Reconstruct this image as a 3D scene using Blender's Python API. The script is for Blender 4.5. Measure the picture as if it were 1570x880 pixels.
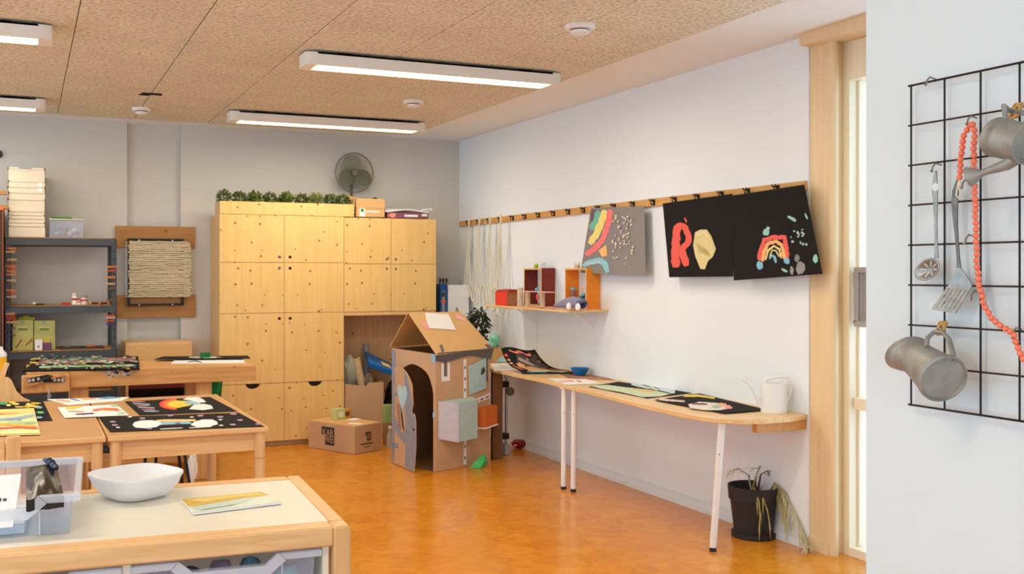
import bpy, bmesh, math, random
from mathutils import Vector, Matrix, noise
random.seed(7)
scene = bpy.context.scene
COL = scene.collection
for o in list(bpy.data.objects):
    bpy.data.objects.remove(o)

# ------------------------------------------------------------------ camera, world, exposure
F, CX, HY, H = 1525.0, 681.0, 418.0, 1.55          # focal length in pixels, principal x, horizon y, eye height (1570x880 frame)
TH = math.atan((CX - 38) / F)
S_, C_ = math.sin(TH), math.cos(TH)
cam_d = bpy.data.cameras.new('camera')
cam = bpy.data.objects.new('camera', cam_d)
COL.objects.link(cam)
cam_d.sensor_width = 36
cam_d.lens = 36 * F / 1570
cam_d.shift_x = (785 - CX) / 1570
cam_d.shift_y = -(440 - HY) / 1570
cam_d.clip_start = 0.05
cam.location = (0, 0, H)
cam.rotation_euler = (math.pi / 2, 0, -TH)
scene.camera = cam

world = bpy.data.worlds.new('world')
scene.world = world
world.use_nodes = True
bg = world.node_tree.nodes['Background']
bg.inputs[0].default_value = (0.58, 0.80, 1.0, 1)
bg.inputs[1].default_value = 2.4

scene.view_settings.view_transform = 'Standard'
scene.view_settings.look = 'None'
scene.view_settings.gamma = 1
scene.view_settings.use_curve_mapping = False
scene.view_settings.exposure = 0.2

# ------------------------------------------------------------------ geometry helpers
def ray(x, y):
    l = (x - CX) / F
    return (S_ + l * C_, C_ - l * S_, (HY - y) / F)
def onZ(x, y, z):                      # the point of the horizontal plane at height z
    d = ray(x, y); t = (z - H) / d[2]
    return Vector((d[0] * t, d[1] * t, z))
def onX(x, y, X):                      # the point of a plane parallel to the right wall
    d = ray(x, y); t = X / d[0]
    return Vector((X, d[1] * t, H + d[2] * t))
def onY(x, y, Y):                      # the point of a plane parallel to the back wall
    d = ray(x, y); t = Y / d[1]
    return Vector((d[0] * t, Y, H + d[2] * t))
def V(*a): return Vector(a)

class MB:
    def __init__(s, tf=None):
        s.v = []; s.f = []; s.mi = []; s.tf = tf; s.cur = 0
    def add(s, vs, fs):
        n = len(s.v)
        for p in vs:
            p = Vector(p)
            s.v.append(s.tf @ p if s.tf is not None else p)
        for f in fs:
            s.f.append([i + n for i in f]); s.mi.append(s.cur)
        return s
    def box(s, x0, x1, y0, y1, z0, z1):
        return s.add([(x0,y0,z0),(x1,y0,z0),(x1,y1,z0),(x0,y1,z0),(x0,y0,z1),(x1,y0,z1),(x1,y1,z1),(x0,y1,z1)],
                     [(0,3,2,1),(4,5,6,7),(0,1,5,4),(1,2,6,5),(2,3,7,6),(3,0,4,7)])
    def hexa(s, a, b):                 # two quads, bottom a and top b
        return s.add(list(a) + list(b), [(0,3,2,1),(4,5,6,7),(0,1,5,4),(1,2,6,5),(2,3,7,6),(3,0,4,7)])
    def bar(s, p0, p1, w, h, up=(0,0,1)):
        p0 = Vector(p0); p1 = Vector(p1); d = (p1 - p0).normalized()
        u = Vector(up)
        if abs(d.dot(u)) > .98: u = Vector((1,0,0))
        a = d.cross(u).normalized() * (w/2); b = a.cross(d).normalized() * (h/2)
        return s.hexa([p0-a-b, p0+a-b, p0+a+b, p0-a+b], [p1-a-b, p1+a-b, p1+a+b, p1-a+b])
    def tube(s, pts, r, seg=8, cap=True):
        pts = [Vector(p) for p in pts]; n = len(pts)
        rr = r if isinstance(r, (list, tuple)) else [r] * n
        vs = []; fs = []
        prev = None
        for i, p in enumerate(pts):
            d = (pts[min(i+1, n-1)] - pts[max(i-1, 0)])
            if d.length < 1e-9: d = Vector((0,0,1))
            d.normalize()
            if prev is None:
                u = Vector((0,0,1)) if abs(d.z) < .9 else Vector((1,0,0))
                a = d.cross(u).normalized()
            else:
                a = prev - d * prev.dot(d)
                a = a.normalized() if a.length > 1e-6 else d.orthogonal().normalized()
            prev = a
            b = d.cross(a)
            for k in range(seg):
                t = 2*math.pi*k/seg
                vs.append(p + (a*math.cos(t) + b*math.sin(t)) * rr[i])
        for i in range(n-1):
            for k in range(seg):
                k2 = (k+1) % seg
                fs.append((i*seg+k, i*seg+k2, (i+1)*seg+k2, (i+1)*seg+k))
        if cap:
            fs.append(tuple(range(seg))[::-1]); fs.append(tuple((n-1)*seg + k for k in range(seg)))
        return s.add(vs, fs)
    def cyl(s, p0, p1, r0, r1=None, seg=16):
        return s.tube([p0, p1], [r0, r0 if r1 is None else r1], seg)
    def lathe(s, prof, org=(0,0,0), axis=(0,0,1), seg=24, cap0=True, cap1=True, sq=None):
        ax = Vector(axis).normalized(); a = ax.orthogonal().normalized() if abs(ax.z) < .999 else Vector((1,0,0)); b = ax.cross(a)
        org = Vector(org); vs = []; fs = []
        for r, h in prof:
            for k in range(seg):
                t = 2*math.pi*k/seg; c, d = math.cos(t), math.sin(t)
                if sq:                 # superellipse for rounded squares
                    c = math.copysign(abs(c)**sq, c); d = math.copysign(abs(d)**sq, d)
                vs.append(org + ax*h + a*(r*c) + b*(r*d))
        n = len(prof)
        for i in range(n-1):
            for k in range(seg):
                k2 = (k+1) % seg
                fs.append((i*seg+k, i*seg+k2, (i+1)*seg+k2, (i+1)*seg+k))
        if cap0: fs.append(tuple(range(seg))[::-1])
        if cap1: fs.append(tuple((n-1)*seg+k for k in range(seg)))
        return s.add(vs, fs)
    def prism(s, poly, off):           # polygon in space extruded along off
        off = Vector(off); n = len(poly); poly = [Vector(p) for p in poly]
        return s.add(poly + [p + off for p in poly],
                     [tuple(range(n))[::-1], tuple(range(n, 2*n))] + [(i, (i+1) % n, n + (i+1) % n, n + i) for i in range(n)])
    def poly(s, pts): return s.add(pts, [tuple(range(len(pts)))])
    def grid(s, fn, nu, nv, thick=None):   # fn(i/nu, j/nv); thick is an offset vector that gives it a second side
        vs = [Vector(fn(i/nu, j/nv)) for j in range(nv+1) for i in range(nu+1)]
        fs = [(j*(nu+1)+i, j*(nu+1)+i+1, (j+1)*(nu+1)+i+1, (j+1)*(nu+1)+i) for j in range(nv) for i in range(nu)]
        if thick is not None:
            n = len(vs); vs = vs + [p + Vector(thick) for p in vs]
            f2 = [tuple(n + k for k in f[::-1]) for f in fs]
            rim = [i for i in range(nu+1)] + [j*(nu+1)+nu for j in range(1, nv+1)] + [nv*(nu+1)+i for i in range(nu-1, -1, -1)] + [j*(nu+1) for j in range(nv-1, 0, -1)]
            f3 = [(rim[k], n+rim[k], n+rim[(k+1) % len(rim)], rim[(k+1) % len(rim)]) for k in range(len(rim))]
            fs = fs + f2 + f3
        return s.add(vs, fs)
    def ball(s, c, r, seg=10, rings=6, sc=(1,1,1)):
        c = Vector(c); vs = [c + Vector((0,0,r*sc[2]))]; fs = []
        for i in range(1, rings):
            t = math.pi*i/rings
            for k in range(seg):
                p = 2*math.pi*k/seg
                vs.append(c + Vector((r*sc[0]*math.sin(t)*math.cos(p), r*sc[1]*math.sin(t)*math.sin(p), r*sc[2]*math.cos(t))))
        vs.append(c - Vector((0,0,r*sc[2])))
        for k in range(seg):
            fs.append((0, 1+k, 1+(k+1) % seg)); e = len(vs)-1; b = 1+(rings-2)*seg
            fs.append((e, b+(k+1) % seg, b+k))
        for i in range(rings-2):
            for k in range(seg):
                a = 1+i*seg
                fs.append((a+k, a+seg+k, a+seg+(k+1) % seg, a+(k+1) % seg))
        return s.add(vs, fs)
    def blade(s, pts, w, up=(0,0,1), fold=.25):     # a leaf: ribbon that tapers to its tip, with a mid rib
        pts = [Vector(p) for p in pts]; n = len(pts); vs = []; fs = []
        for i, p in enumerate(pts):
            d = (pts[min(i+1, n-1)] - pts[max(i-1, 0)]).normalized(); a = d.cross(Vector(up))
            a = a.normalized() if a.length > 1e-4 else d.orthogonal().normalized()
            t = i/(n-1); ww = w * (math.sin(math.pi*(.12+.88*t))**.7 if i < n-1 else .03)
            nrm = a.cross(d)
            vs += [p - a*ww, p + nrm*(ww*fold), p + a*ww]
        for i in range(n-1):
            fs += [(3*i, 3*i+1, 3*i+4, 3*i+3), (3*i+1, 3*i+2, 3*i+5, 3*i+4)]
        return s.add(vs, fs)
    def build(s, name, mats, parent=None, bev=0, smooth=False, seg=1):
        me = bpy.data.meshes.new(name)
        me.from_pydata([tuple(p) for p in s.v], [], s.f)
        mats = mats if isinstance(mats, (list, tuple)) else [mats]
        for m in mats: me.materials.append(m)
        if len(mats) > 1:
            for p, i in zip(me.polygons, s.mi): p.material_index = i
        b = bmesh.new(); b.from_mesh(me)
        bmesh.ops.remove_doubles(b, verts=b.verts, dist=1e-6)
        bmesh.ops.recalc_face_normals(b, faces=b.faces)
        b.to_mesh(me); b.free()
        if smooth:
            for p in me.polygons: p.use_smooth = True
            try: me.set_sharp_from_angle(angle=math.radians(38))
            except Exception: pass
        o = bpy.data.objects.new(name, me); COL.objects.link(o)
        if parent is not None: o.parent = parent
        if bev:
            m = o.modifiers.new('bevel', 'BEVEL'); m.width = bev; m.segments = seg; m.limit_method = 'ANGLE'; m.angle_limit = math.radians(40)
        return o

ROOTS = []
def tag(o, label, cat, group=None):
    o['label'] = label; o['category'] = cat
    if group: o['group'] = group
    return o
def thing(name, label, cat, group=None):        # parts are modelled in world space; place() sets the base
    o = bpy.data.objects.new(name, None); COL.objects.link(o); o.empty_display_size = .1
    tag(o, label, cat, group); ROOTS.append(o)
    return o
def allkids(o):
    r = []
    for c in o.children: r.append(c); r += allkids(c)
    return r
def place(o):
    ks = [k for k in (([o] if o.type == 'MESH' else []) + allkids(o)) if k.type == 'MESH']
    ps = [v.co for k in ks for v in k.data.vertices]
    if not ps: return
    b = Vector(((min(p.x for p in ps)+max(p.x for p in ps))/2, (min(p.y for p in ps)+max(p.y for p in ps))/2, min(p.z for p in ps)))
    T = Matrix.Translation(-b); done = set()
    for k in ks:
        if k.data.name not in done:
            k.data.transform(T); done.add(k.data.name)
    for k in allkids(o):
        if k.type == 'LIGHT': k.location = k.location - b
    o.location = b
    if o in ROOTS: ROOTS.remove(o)
def solo(mb, name, mat, label, cat, group=None, **kw):
    o = mb.build(name, mat, **kw); tag(o, label, cat, group); place(o); return o
def copy_tree(o, parent=None):
    c = o.copy(); COL.objects.link(c); c.parent = parent
    for ch in o.children: copy_tree(ch, c)
    return c
def struct(mb, name, mat, label=None, parent=None, **kw):
    o = mb.build(name, mat, parent, **kw)
    if parent is None:
        o['kind'] = 'structure'
        if label: o['label'] = label
    return o

# ------------------------------------------------------------------ materials
def lin(c):
    r = []
    for x in c:
        x = x/255
        r.append(x/12.92 if x <= .04045 else ((x+.055)/1.055)**2.4)
    return (r[0], r[1], r[2], 1)
def nodes(name):
    m = bpy.data.materials.new(name); m.use_nodes = True
    nt = m.node_tree; b = nt.nodes['Principled BSDF']
    return m, nt, b
def M(name, col, rough=.6, metal=0, spec=.4, var=.06, scale=9, bump=0, bscale=60, stretch=(1,1,1), sheen=0):
    m, nt, b = nodes(name)
    b.inputs['Roughness'].default_value = rough; b.inputs['Metallic'].default_value = metal
    b.inputs['Specular IOR Level'].default_value = spec
    c = lin(col)
    tc = nt.nodes.new('ShaderNodeTexCoord'); mp = nt.nodes.new('ShaderNodeMapping'); mp.inputs['Scale'].default_value = stretch
    nt.links.new(tc.outputs['Object'], mp.inputs[0])
    nz = nt.nodes.new('ShaderNodeTexNoise'); nz.inputs['Scale'].default_value = scale; nz.inputs['Detail'].default_value = 4
    nt.links.new(mp.outputs[0], nz.inputs['Vector'])
    rp = nt.nodes.new('ShaderNodeValToRGB')
    rp.color_ramp.elements[0].position = .3; rp.color_ramp.elements[1].position = .7
    rp.color_ramp.elements[0].color = tuple(x*(1-var) for x in c[:3]) + (1,)
    rp.color_ramp.elements[1].color = tuple(min(1, x*(1+var)) for x in c[:3]) + (1,)
    nt.links.new(nz.outputs[0], rp.inputs[0]); nt.links.new(rp.outputs[0], b.inputs['Base Color'])
    if bump:
        n2 = nt.nodes.new('ShaderNodeTexNoise'); n2.inputs['Scale'].default_value = bscale; n2.inputs['Detail'].default_value = 3
        nt.links.new(mp.outputs[0], n2.inputs['Vector'])
        bp = nt.nodes.new('ShaderNodeBump'); bp.inputs['Strength'].default_value = bump; bp.inputs['Distance'].default_value = .01
        nt.links.new(n2.outputs[0], bp.inputs['Height']); nt.links.new(bp.outputs[0], b.inputs['Normal'])
    return m
def WOOD(name, c1, c2, axis='x', rough=.45, scale=5, knots=0, kcol=(146, 94, 42), kplane='xz', spec=.35):
    m, nt, b = nodes(name)
    b.inputs['Roughness'].default_value = rough; b.inputs['Specular IOR Level'].default_value = spec
    tc = nt.nodes.new('ShaderNodeTexCoord'); mp = nt.nodes.new('ShaderNodeMapping')
    st = {'x': (.6, 9, 9), 'y': (9, .6, 9), 'z': (9, 9, .6)}[axis]
    mp.inputs['Scale'].default_value = st
    nt.links.new(tc.outputs['Object'], mp.inputs[0])
    nz = nt.nodes.new('ShaderNodeTexNoise'); nz.inputs['Scale'].default_value = scale; nz.inputs['Detail'].default_value = 5; nz.inputs['Distortion'].default_value = .6
    nt.links.new(mp.outputs[0], nz.inputs['Vector'])
    rp = nt.nodes.new('ShaderNodeValToRGB'); e = rp.color_ramp.elements
    e[0].position = .3; e[1].position = .68; e[0].color = lin(c1); e[1].color = lin(c2)
    nt.links.new(nz.outputs[0], rp.inputs[0]); out = rp.outputs[0]
    if knots:
        sx = nt.nodes.new('ShaderNodeSeparateXYZ'); cx = nt.nodes.new('ShaderNodeCombineXYZ')
        nt.links.new(tc.outputs['Object'], sx.inputs[0])
        nt.links.new(sx.outputs[{'x': 0, 'y': 1}[kplane[0]]], cx.inputs[0]); nt.links.new(sx.outputs[{'y': 1, 'z': 2}[kplane[1]]], cx.inputs[1])
        vo = nt.nodes.new('ShaderNodeTexVoronoi'); vo.voronoi_dimensions = '2D'; vo.inputs['Scale'].default_value = knots
        nt.links.new(cx.outputs[0], vo.inputs['Vector'])
        sp = nt.nodes.new('ShaderNodeSeparateColor'); nt.links.new(vo.outputs['Color'], sp.inputs[0])
        ml = nt.nodes.new('ShaderNodeMath'); ml.operation = 'MULTIPLY_ADD'; ml.inputs[1].default_value = .055; ml.inputs[2].default_value = .05
        nt.links.new(sp.outputs[1], ml.inputs[0])
        dv = nt.nodes.new('ShaderNodeMath'); dv.operation = 'DIVIDE'
        nt.links.new(vo.outputs['Distance'], dv.inputs[0]); nt.links.new(ml.outputs[0], dv.inputs[1])
        kr = nt.nodes.new('ShaderNodeValToRGB'); k = kr.color_ramp.elements
        k[0].position = .55; k[0].color = (1, 1, 1, 1); k[1].position = 1; k[1].color = (0, 0, 0, 1)
        nt.links.new(dv.outputs[0], kr.inputs[0])
        gt = nt.nodes.new('ShaderNodeMath'); gt.operation = 'GREATER_THAN'; gt.inputs[1].default_value = .42
        nt.links.new(sp.outputs[0], gt.inputs[0])
        mu = nt.nodes.new('ShaderNodeMath'); mu.operation = 'MULTIPLY'
        nt.links.new(kr.outputs[0], mu.inputs[0]); nt.links.new(gt.outputs[0], mu.inputs[1])
        mx = nt.nodes.new('ShaderNodeMix'); mx.data_type = 'RGBA'; mx.inputs['B'].default_value = lin(kcol)
        nt.links.new(mu.outputs[0], mx.inputs['Factor']); nt.links.new(out, mx.inputs['A']); out = mx.outputs['Result']
    nt.links.new(out, b.inputs['Base Color'])
    return m
def EMIT(name, col, st):
    m, nt, b = nodes(name)
    b.inputs['Base Color'].default_value = (.9, .9, .9, 1)
    b.inputs['Emission Color'].default_value = lin(col); b.inputs['Emission Strength'].default_value = st
    return m
def CLEAR(name, col, alpha=.4, rough=.25):      # clear plastic and glass: part see-through, part milky or glossy
    m, nt, b = nodes(name)
    b.inputs['Base Color'].default_value = lin(col); b.inputs['Roughness'].default_value = rough; b.inputs['Alpha'].default_value = alpha
    b.inputs['Specular IOR Level'].default_value = .6
    return m

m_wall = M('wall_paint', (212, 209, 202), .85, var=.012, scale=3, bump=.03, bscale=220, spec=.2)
m_wallr = M('wall_paint_side_lit', (236, 242, 246), .85, var=.01, scale=3, bump=.03, bscale=220, spec=.2)  # lighter, cooler white makes up for daylight this wall lacks
m_wallfg = M('wall_paint_near_dimmed', (214, 220, 222), .85, var=.012, scale=3, bump=.03, bscale=260, spec=.2)  # greyed white offsets the stronger light on the near wall
m_ceil = M('ceiling_plaster', (240, 242, 242), .9, var=.01, scale=2, spec=.2)
m_base = M('baseboard_paint', (228, 234, 238), .5, var=.01)
m_panel = None
def mk_panel():
    m, nt, b = nodes('wood_wool_panel')
    b.inputs['Roughness'].default_value = .95; b.inputs['Specular IOR Level'].default_value = .1
    tc = nt.nodes.new('ShaderNodeTexCoord')
    mp = nt.nodes.new('ShaderNodeMapping'); mp.inputs['Scale'].default_value = (1, 2.2, 1); nt.links.new(tc.outputs['Object'], mp.inputs[0])
    n1 = nt.nodes.new('ShaderNodeTexNoise'); n1.inputs['Scale'].default_value = 42; n1.inputs['Detail'].default_value = 6; n1.inputs['Roughness'].default_value = .75
    n2 = nt.nodes.new('ShaderNodeTexNoise'); n2.inputs['Scale'].default_value = 2.5; n2.inputs['Detail'].default_value = 2
    nt.links.new(mp.outputs[0], n1.inputs['Vector']); nt.links.new(tc.outputs['Object'], n2.inputs['Vector'])
    rp = nt.nodes.new('ShaderNodeValToRGB'); e = rp.color_ramp.elements
    e[0].position = .34; e[0].color = lin((150, 134, 106)); e[1].position = .52; e[1].color = lin((233, 227, 206))
    x = e.new(.75); x.color = lin((242, 238, 224))
    nt.links.new(n1.outputs[0], rp.inputs[0])
    hs = nt.nodes.new('ShaderNodeHueSaturation'); ml = nt.nodes.new('ShaderNodeMath'); ml.operation = 'MULTIPLY_ADD'; ml.inputs[1].default_value = .25; ml.inputs[2].default_value = .88
    nt.links.new(n2.outputs[0], ml.inputs[0]); nt.links.new(ml.outputs[0], hs.inputs['Value']); nt.links.new(rp.outputs[0], hs.inputs['Color'])
    nt.links.new(hs.outputs[0], b.inputs['Base Color'])
    bp = nt.nodes.new('ShaderNodeBump'); bp.inputs['Strength'].default_value = .5; bp.inputs['Distance'].default_value = .004
    nt.links.new(n1.outputs[0], bp.inputs['Height']); nt.links.new(bp.outputs[0], b.inputs['Normal'])
    return m
m_panel = mk_panel()
def mk_floor():
    m, nt, b = nodes('orange_linoleum')
    b.inputs['Roughness'].default_value = .2; b.inputs['Specular IOR Level'].default_value = .5
    tc = nt.nodes.new('ShaderNodeTexCoord')
    n1 = nt.nodes.new('ShaderNodeTexNoise'); n1.inputs['Scale'].default_value = 7; n1.inputs['Detail'].default_value = 8; n1.inputs['Roughness'].default_value = .65; n1.inputs['Distortion'].default_value = 1.2
    nt.links.new(tc.outputs['Object'], n1.inputs['Vector'])
    rp = nt.nodes.new('ShaderNodeValToRGB'); e = rp.color_ramp.elements
    e[0].position = .3; e[0].color = lin((200, 120, 20)); e[1].position = .7; e[1].color = lin((230, 154, 42))
    nt.links.new(n1.outputs[0], rp.inputs[0]); nt.links.new(rp.outputs[0], b.inputs['Base Color'])
    return m
m_floor = mk_floor()
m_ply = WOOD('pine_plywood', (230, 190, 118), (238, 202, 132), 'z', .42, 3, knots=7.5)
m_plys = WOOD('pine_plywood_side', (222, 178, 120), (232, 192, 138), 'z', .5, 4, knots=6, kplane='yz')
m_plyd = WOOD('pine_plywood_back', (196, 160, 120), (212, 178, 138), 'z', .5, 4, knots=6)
m_beech = WOOD('beech', (216, 168, 112), (232, 190, 136), 'x', .38, 5)
m_beechz = WOOD('beech_upright', (214, 166, 108), (230, 188, 134), 'z', .38, 5)
m_beechy = WOOD('beech_depth', (214, 166, 108), (230, 188, 134), 'y', .38, 5)
m_top = M('table_laminate', (206, 158, 104), .35, var=.04, scale=14)
m_ivory = M('ivory_laminate', (224, 219, 204), .3, var=.01)
m_board = WOOD('brown_board', (166, 118, 66), (182, 132, 78), 'x', .6, 4, knots=5)
m_bench = WOOD('worktop_birch', (222, 180, 124), (236, 200, 148), 'y', .35, 5)
m_rail = WOOD('rail_pine', (206, 150, 82), (222, 168, 100), 'y', .45, 5)
m_frame = WOOD('window_wood', (228, 200, 156), (236, 210, 168), 'z', .4, 3)
m_frame2 = WOOD('window_wood_pale', (240, 226, 196), (246, 234, 208), 'z', .4, 3)
m_work = WOOD('workbench_wood', (190, 138, 80), (216, 166, 104), 'x', .5, 5)
m_workz = WOOD('workbench_wood_upright', (196, 146, 88), (216, 168, 110), 'z', .5, 5)
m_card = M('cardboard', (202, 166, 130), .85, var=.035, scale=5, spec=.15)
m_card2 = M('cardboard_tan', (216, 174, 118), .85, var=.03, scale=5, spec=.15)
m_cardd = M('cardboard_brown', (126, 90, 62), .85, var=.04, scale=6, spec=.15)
m_white = M('white_plastic', (238, 238, 236), .4, var=.01)
m_paper = M('white_paper', (240, 238, 236), .8, var=.015)
m_metalw = M('white_metal', (240, 240, 240), .35, var=.01)
m_steel = M('dark_grey_steel', (74, 78, 82), .42, .3, var=.06)
m_black = M('black_plastic', (18, 18, 20), .45, var=.05)
m_blackpaper = M('black_paper', (34, 31, 31), .85, var=.05, scale=20, spec=.15)
m_greypaper = M('grey_paper', (142, 136, 134), .85, var=.03, scale=20, spec=.15)
m_brownpaper = M('brown_paper', (172, 118, 78), .8, var=.04)
m_tape = M('duct_tape', (150, 162, 188), .38, .25, var=.12, scale=22, bump=.25, bscale=30)
m_taped = M('duct_tape_dark', (108, 110, 116), .4, .2, var=.1, scale=22, bump=.2, bscale=30)
m_zinc = M('old_zinc', (150, 147, 140), .5, .45, var=.22, scale=26, bump=.12, bscale=40)
m_silver = M('worn_silver', (150, 146, 140), .36, .7, var=.22, scale=60)
m_wire = M('black_wire', (34, 26, 34), .5, .3)
m_rope = M('cream_cord', (222, 214, 194), .85, var=.08, scale=120)
m_yarn = M('cream_yarn', (214, 200, 168), .9, var=.16, scale=60, bump=.4, bscale=160)
m_dark = M('dark_inside', (40, 32, 26), .9)  # dark tone for shade in hollows, also for a clip and joint rings
m_clear = CLEAR('clear_plastic', (206, 216, 236), .2, .15)
m_milky = CLEAR('milky_plastic', (242, 243, 246), .8, .35)
m_rim = CLEAR('bin_rim_plastic', (226, 232, 242), .5, .25)
m_cream = CLEAR('cream_tray_plastic', (238, 226, 200), .86, .35)
m_glass = CLEAR('window_glass', (235, 245, 250), .08, .03)
m_jar = CLEAR('jar_glass', (225, 232, 230), .35, .08)
_pc = {}
def P(col, rough=.65, **k):
    key = (col, rough)
    if key not in _pc: _pc[key] = M('paint_%d_%d_%d' % col, col, rough, var=.05, scale=30, **k)
    return _pc[key]
# ------------------------------------------------------------------ the room
XW, YB, ZC = 4.05, 9.21, 2.872
struct(MB().box(-4.2, 4.4, -2.2, 9.4, -.1, 0), 'floor', m_floor, 'mottled orange linoleum floor with a soft sheen')
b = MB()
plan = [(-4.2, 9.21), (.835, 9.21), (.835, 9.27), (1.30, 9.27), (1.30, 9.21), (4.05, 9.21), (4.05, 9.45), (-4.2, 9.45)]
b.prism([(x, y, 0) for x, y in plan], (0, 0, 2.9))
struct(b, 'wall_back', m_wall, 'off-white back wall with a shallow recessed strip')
struct(MB().box(XW, 4.3, 4.345, 9.21, 0, 2.9), 'wall_right', m_wallr, 'white side wall behind the long worktop')
struct(MB().box(XW, 4.3, -2.2, 1.3, 0, 2.9), 'wall_right_end', m_wall, 'white side wall beyond the window')
yfg = onX(1328, 400, 1.565).y
struct(MB().box(1.565, 1.70, -2.2, yfg, 0, 2.88), 'wall_near', m_wallfg, 'white partition wall close to the camera carrying the wire grid')
struct(MB().box(-4.2, 4.4, -2.2, 9.4, 2.88, 3.0), 'ceiling', m_ceil, 'plain plaster ceiling with inset wood wool panels')
ceil = bpy.data.objects['ceiling']
cols = [(-4.19, -3.40, 5.2), (-3.39, -2.79, 4.6), (-2.785, -2.185, 5.2), (-2.18, -1.575, 4.6), (-1.57, -.965, 5.2), (-.96, -.362, 4.5), (-.355, .247, 5.17),
        (.253, .852, 4.49), (.858, 1.472, 5.205), (1.478, 2.092, 4.58), (2.098, 2.712, 5.213), (2.718, 3.392, 4.625)]
for x0, x1, j in cols:
    ys = sorted({-2.19, 8.86} | {round(j + 2.57*k, 3) for k in range(-3, 3) if -2.1 < j + 2.57*k < 8.7})
    for a, c in zip(ys, ys[1:]):
        o = MB().box(x0, x1, a + .0025, c - .0025, ZC - .012, 2.879).build('ceiling_panel', m_panel, ceil, bev=.003)
struct(MB().box(XW - .012, XW, 4.345, 9.21, 0, .075).box(XW - .018, XW, 4.345, 9.21, 0, .035), 'baseboard_right', m_base, 'low white skirting along the side wall')
struct(MB().box(1.30, 1.56, YB - .012, YB, 0, .075), 'baseboard_back', m_base, 'low white skirting along the back wall')

# timber posts, lintel and window in the side wall
b = MB().box(4.06, 4.3, 4.20, 4.345, 0, 2.82)
b.lathe([(.028, 0), (.028, 2.82)], (4.088, 4.20, 0), seg=16)
struct(b, 'trim_1', m_frame, 'pale timber post beside the window', smooth=True)
struct(MB().box(3.98, 4.3, 1.3, 4.345, 2.815, 2.885), 'trim_2', m_frame, 'pale timber lintel above the window', bev=.004)
struct(MB().box(4.048, 4.06, 4.20, 4.345, 0, .075), 'trim_3', m_frame, 'low timber plinth on the post')
w = struct(MB().box(4.16, 4.30, 4.157, 4.205, 0, 2.815).box(4.16, 4.30, 1.3, 1.36, 0, 2.815).box(4.16, 4.30, 1.36, 4.157, 2.604, 2.815)
           .box(4.16, 4.30, 1.36, 4.157, 0, .046), 'window_1', m_frame2, 'tall timber framed window beside the post')
MB().box(4.19, 4.27, 1.36, 4.157, .80, .865).build('transom', m_frame2, w, bev=.004)
MB().box(4.19, 4.27, 2.72, 2.80, .046, 2.604).build('mullion', m_frame2, w, bev=.004)
MB().box(4.226, 4.232, 2.80, 4.157, .865, 2.604).build('pane', m_glass, w)
MB().box(4.226, 4.232, 2.80, 4.157, .046, .80).build('pane', m_glass, w)
MB().box(4.226, 4.232, 1.36, 2.72, .046, 2.604).build('pane', m_glass, w)
for y in (4.15, 2.806): MB().box(4.218, 4.24, y - .008, y + .006, .05, 2.6).build('glazing_bead', m_frame2, w)
m_vent = M('grey_metal_frame', (176, 168, 166), .45, .2)
b = MB().box(4.17, 4.21, 3.80, 4.135, 1.255, 1.285).box(4.17, 4.21, 3.80, 4.135, 1.55, 1.58).box(4.17, 4.21, 4.105, 4.135, 1.285, 1.55).box(4.17, 4.21, 3.80, 3.83, 1.285, 1.55)
vf = b.build('vent_frame', m_vent, w, bev=.003)
MB().box(4.18, 4.19, 3.83, 4.105, 1.285, 1.55).build('vent_panel', M('grey_vent_panel', (150, 146, 150), .4), vf)
MB().box(4.17, 4.20, 4.03, 4.045, .56, .60).build('window_latch', M('latch_grey', (110, 110, 112), .4, .5), w)
# unseen open frames assumed left and behind, there to let daylight in
b = MB()
for y in [-2.15, -.6, .95, 2.5, 4.05, 5.6, 7.15, 9.15]: b.box(-4.22, -4.12, y - .05, y + .05, 0, 2.88)
b.box(-4.22, -4.12, -2.2, 9.2, 0, .06).box(-4.22, -4.12, -2.2, 9.2, 2.8, 2.88)
struct(b, 'daylight_frame_left', m_frame, 'unseen open timber frame on the far left side, letting daylight in')
b = MB()
for x in [-4.15, -2.7, -1.25, .2, 1.5]: b.box(x - .05, x + .05, -2.24, -2.14, 0, 2.88)
b.box(-4.2, 1.565, -2.24, -2.14, 0, .06).box(-4.2, 1.565, -2.24, -2.14, 2.8, 2.88)
struct(b, 'daylight_frame_behind', m_frame, 'unseen open timber frame behind the camera, letting daylight in')
struct(MB().box(1.7, 4.4, -2.4, -2.2, 0, 2.9), 'wall_front', m_wall, 'white wall behind the partition')

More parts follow.
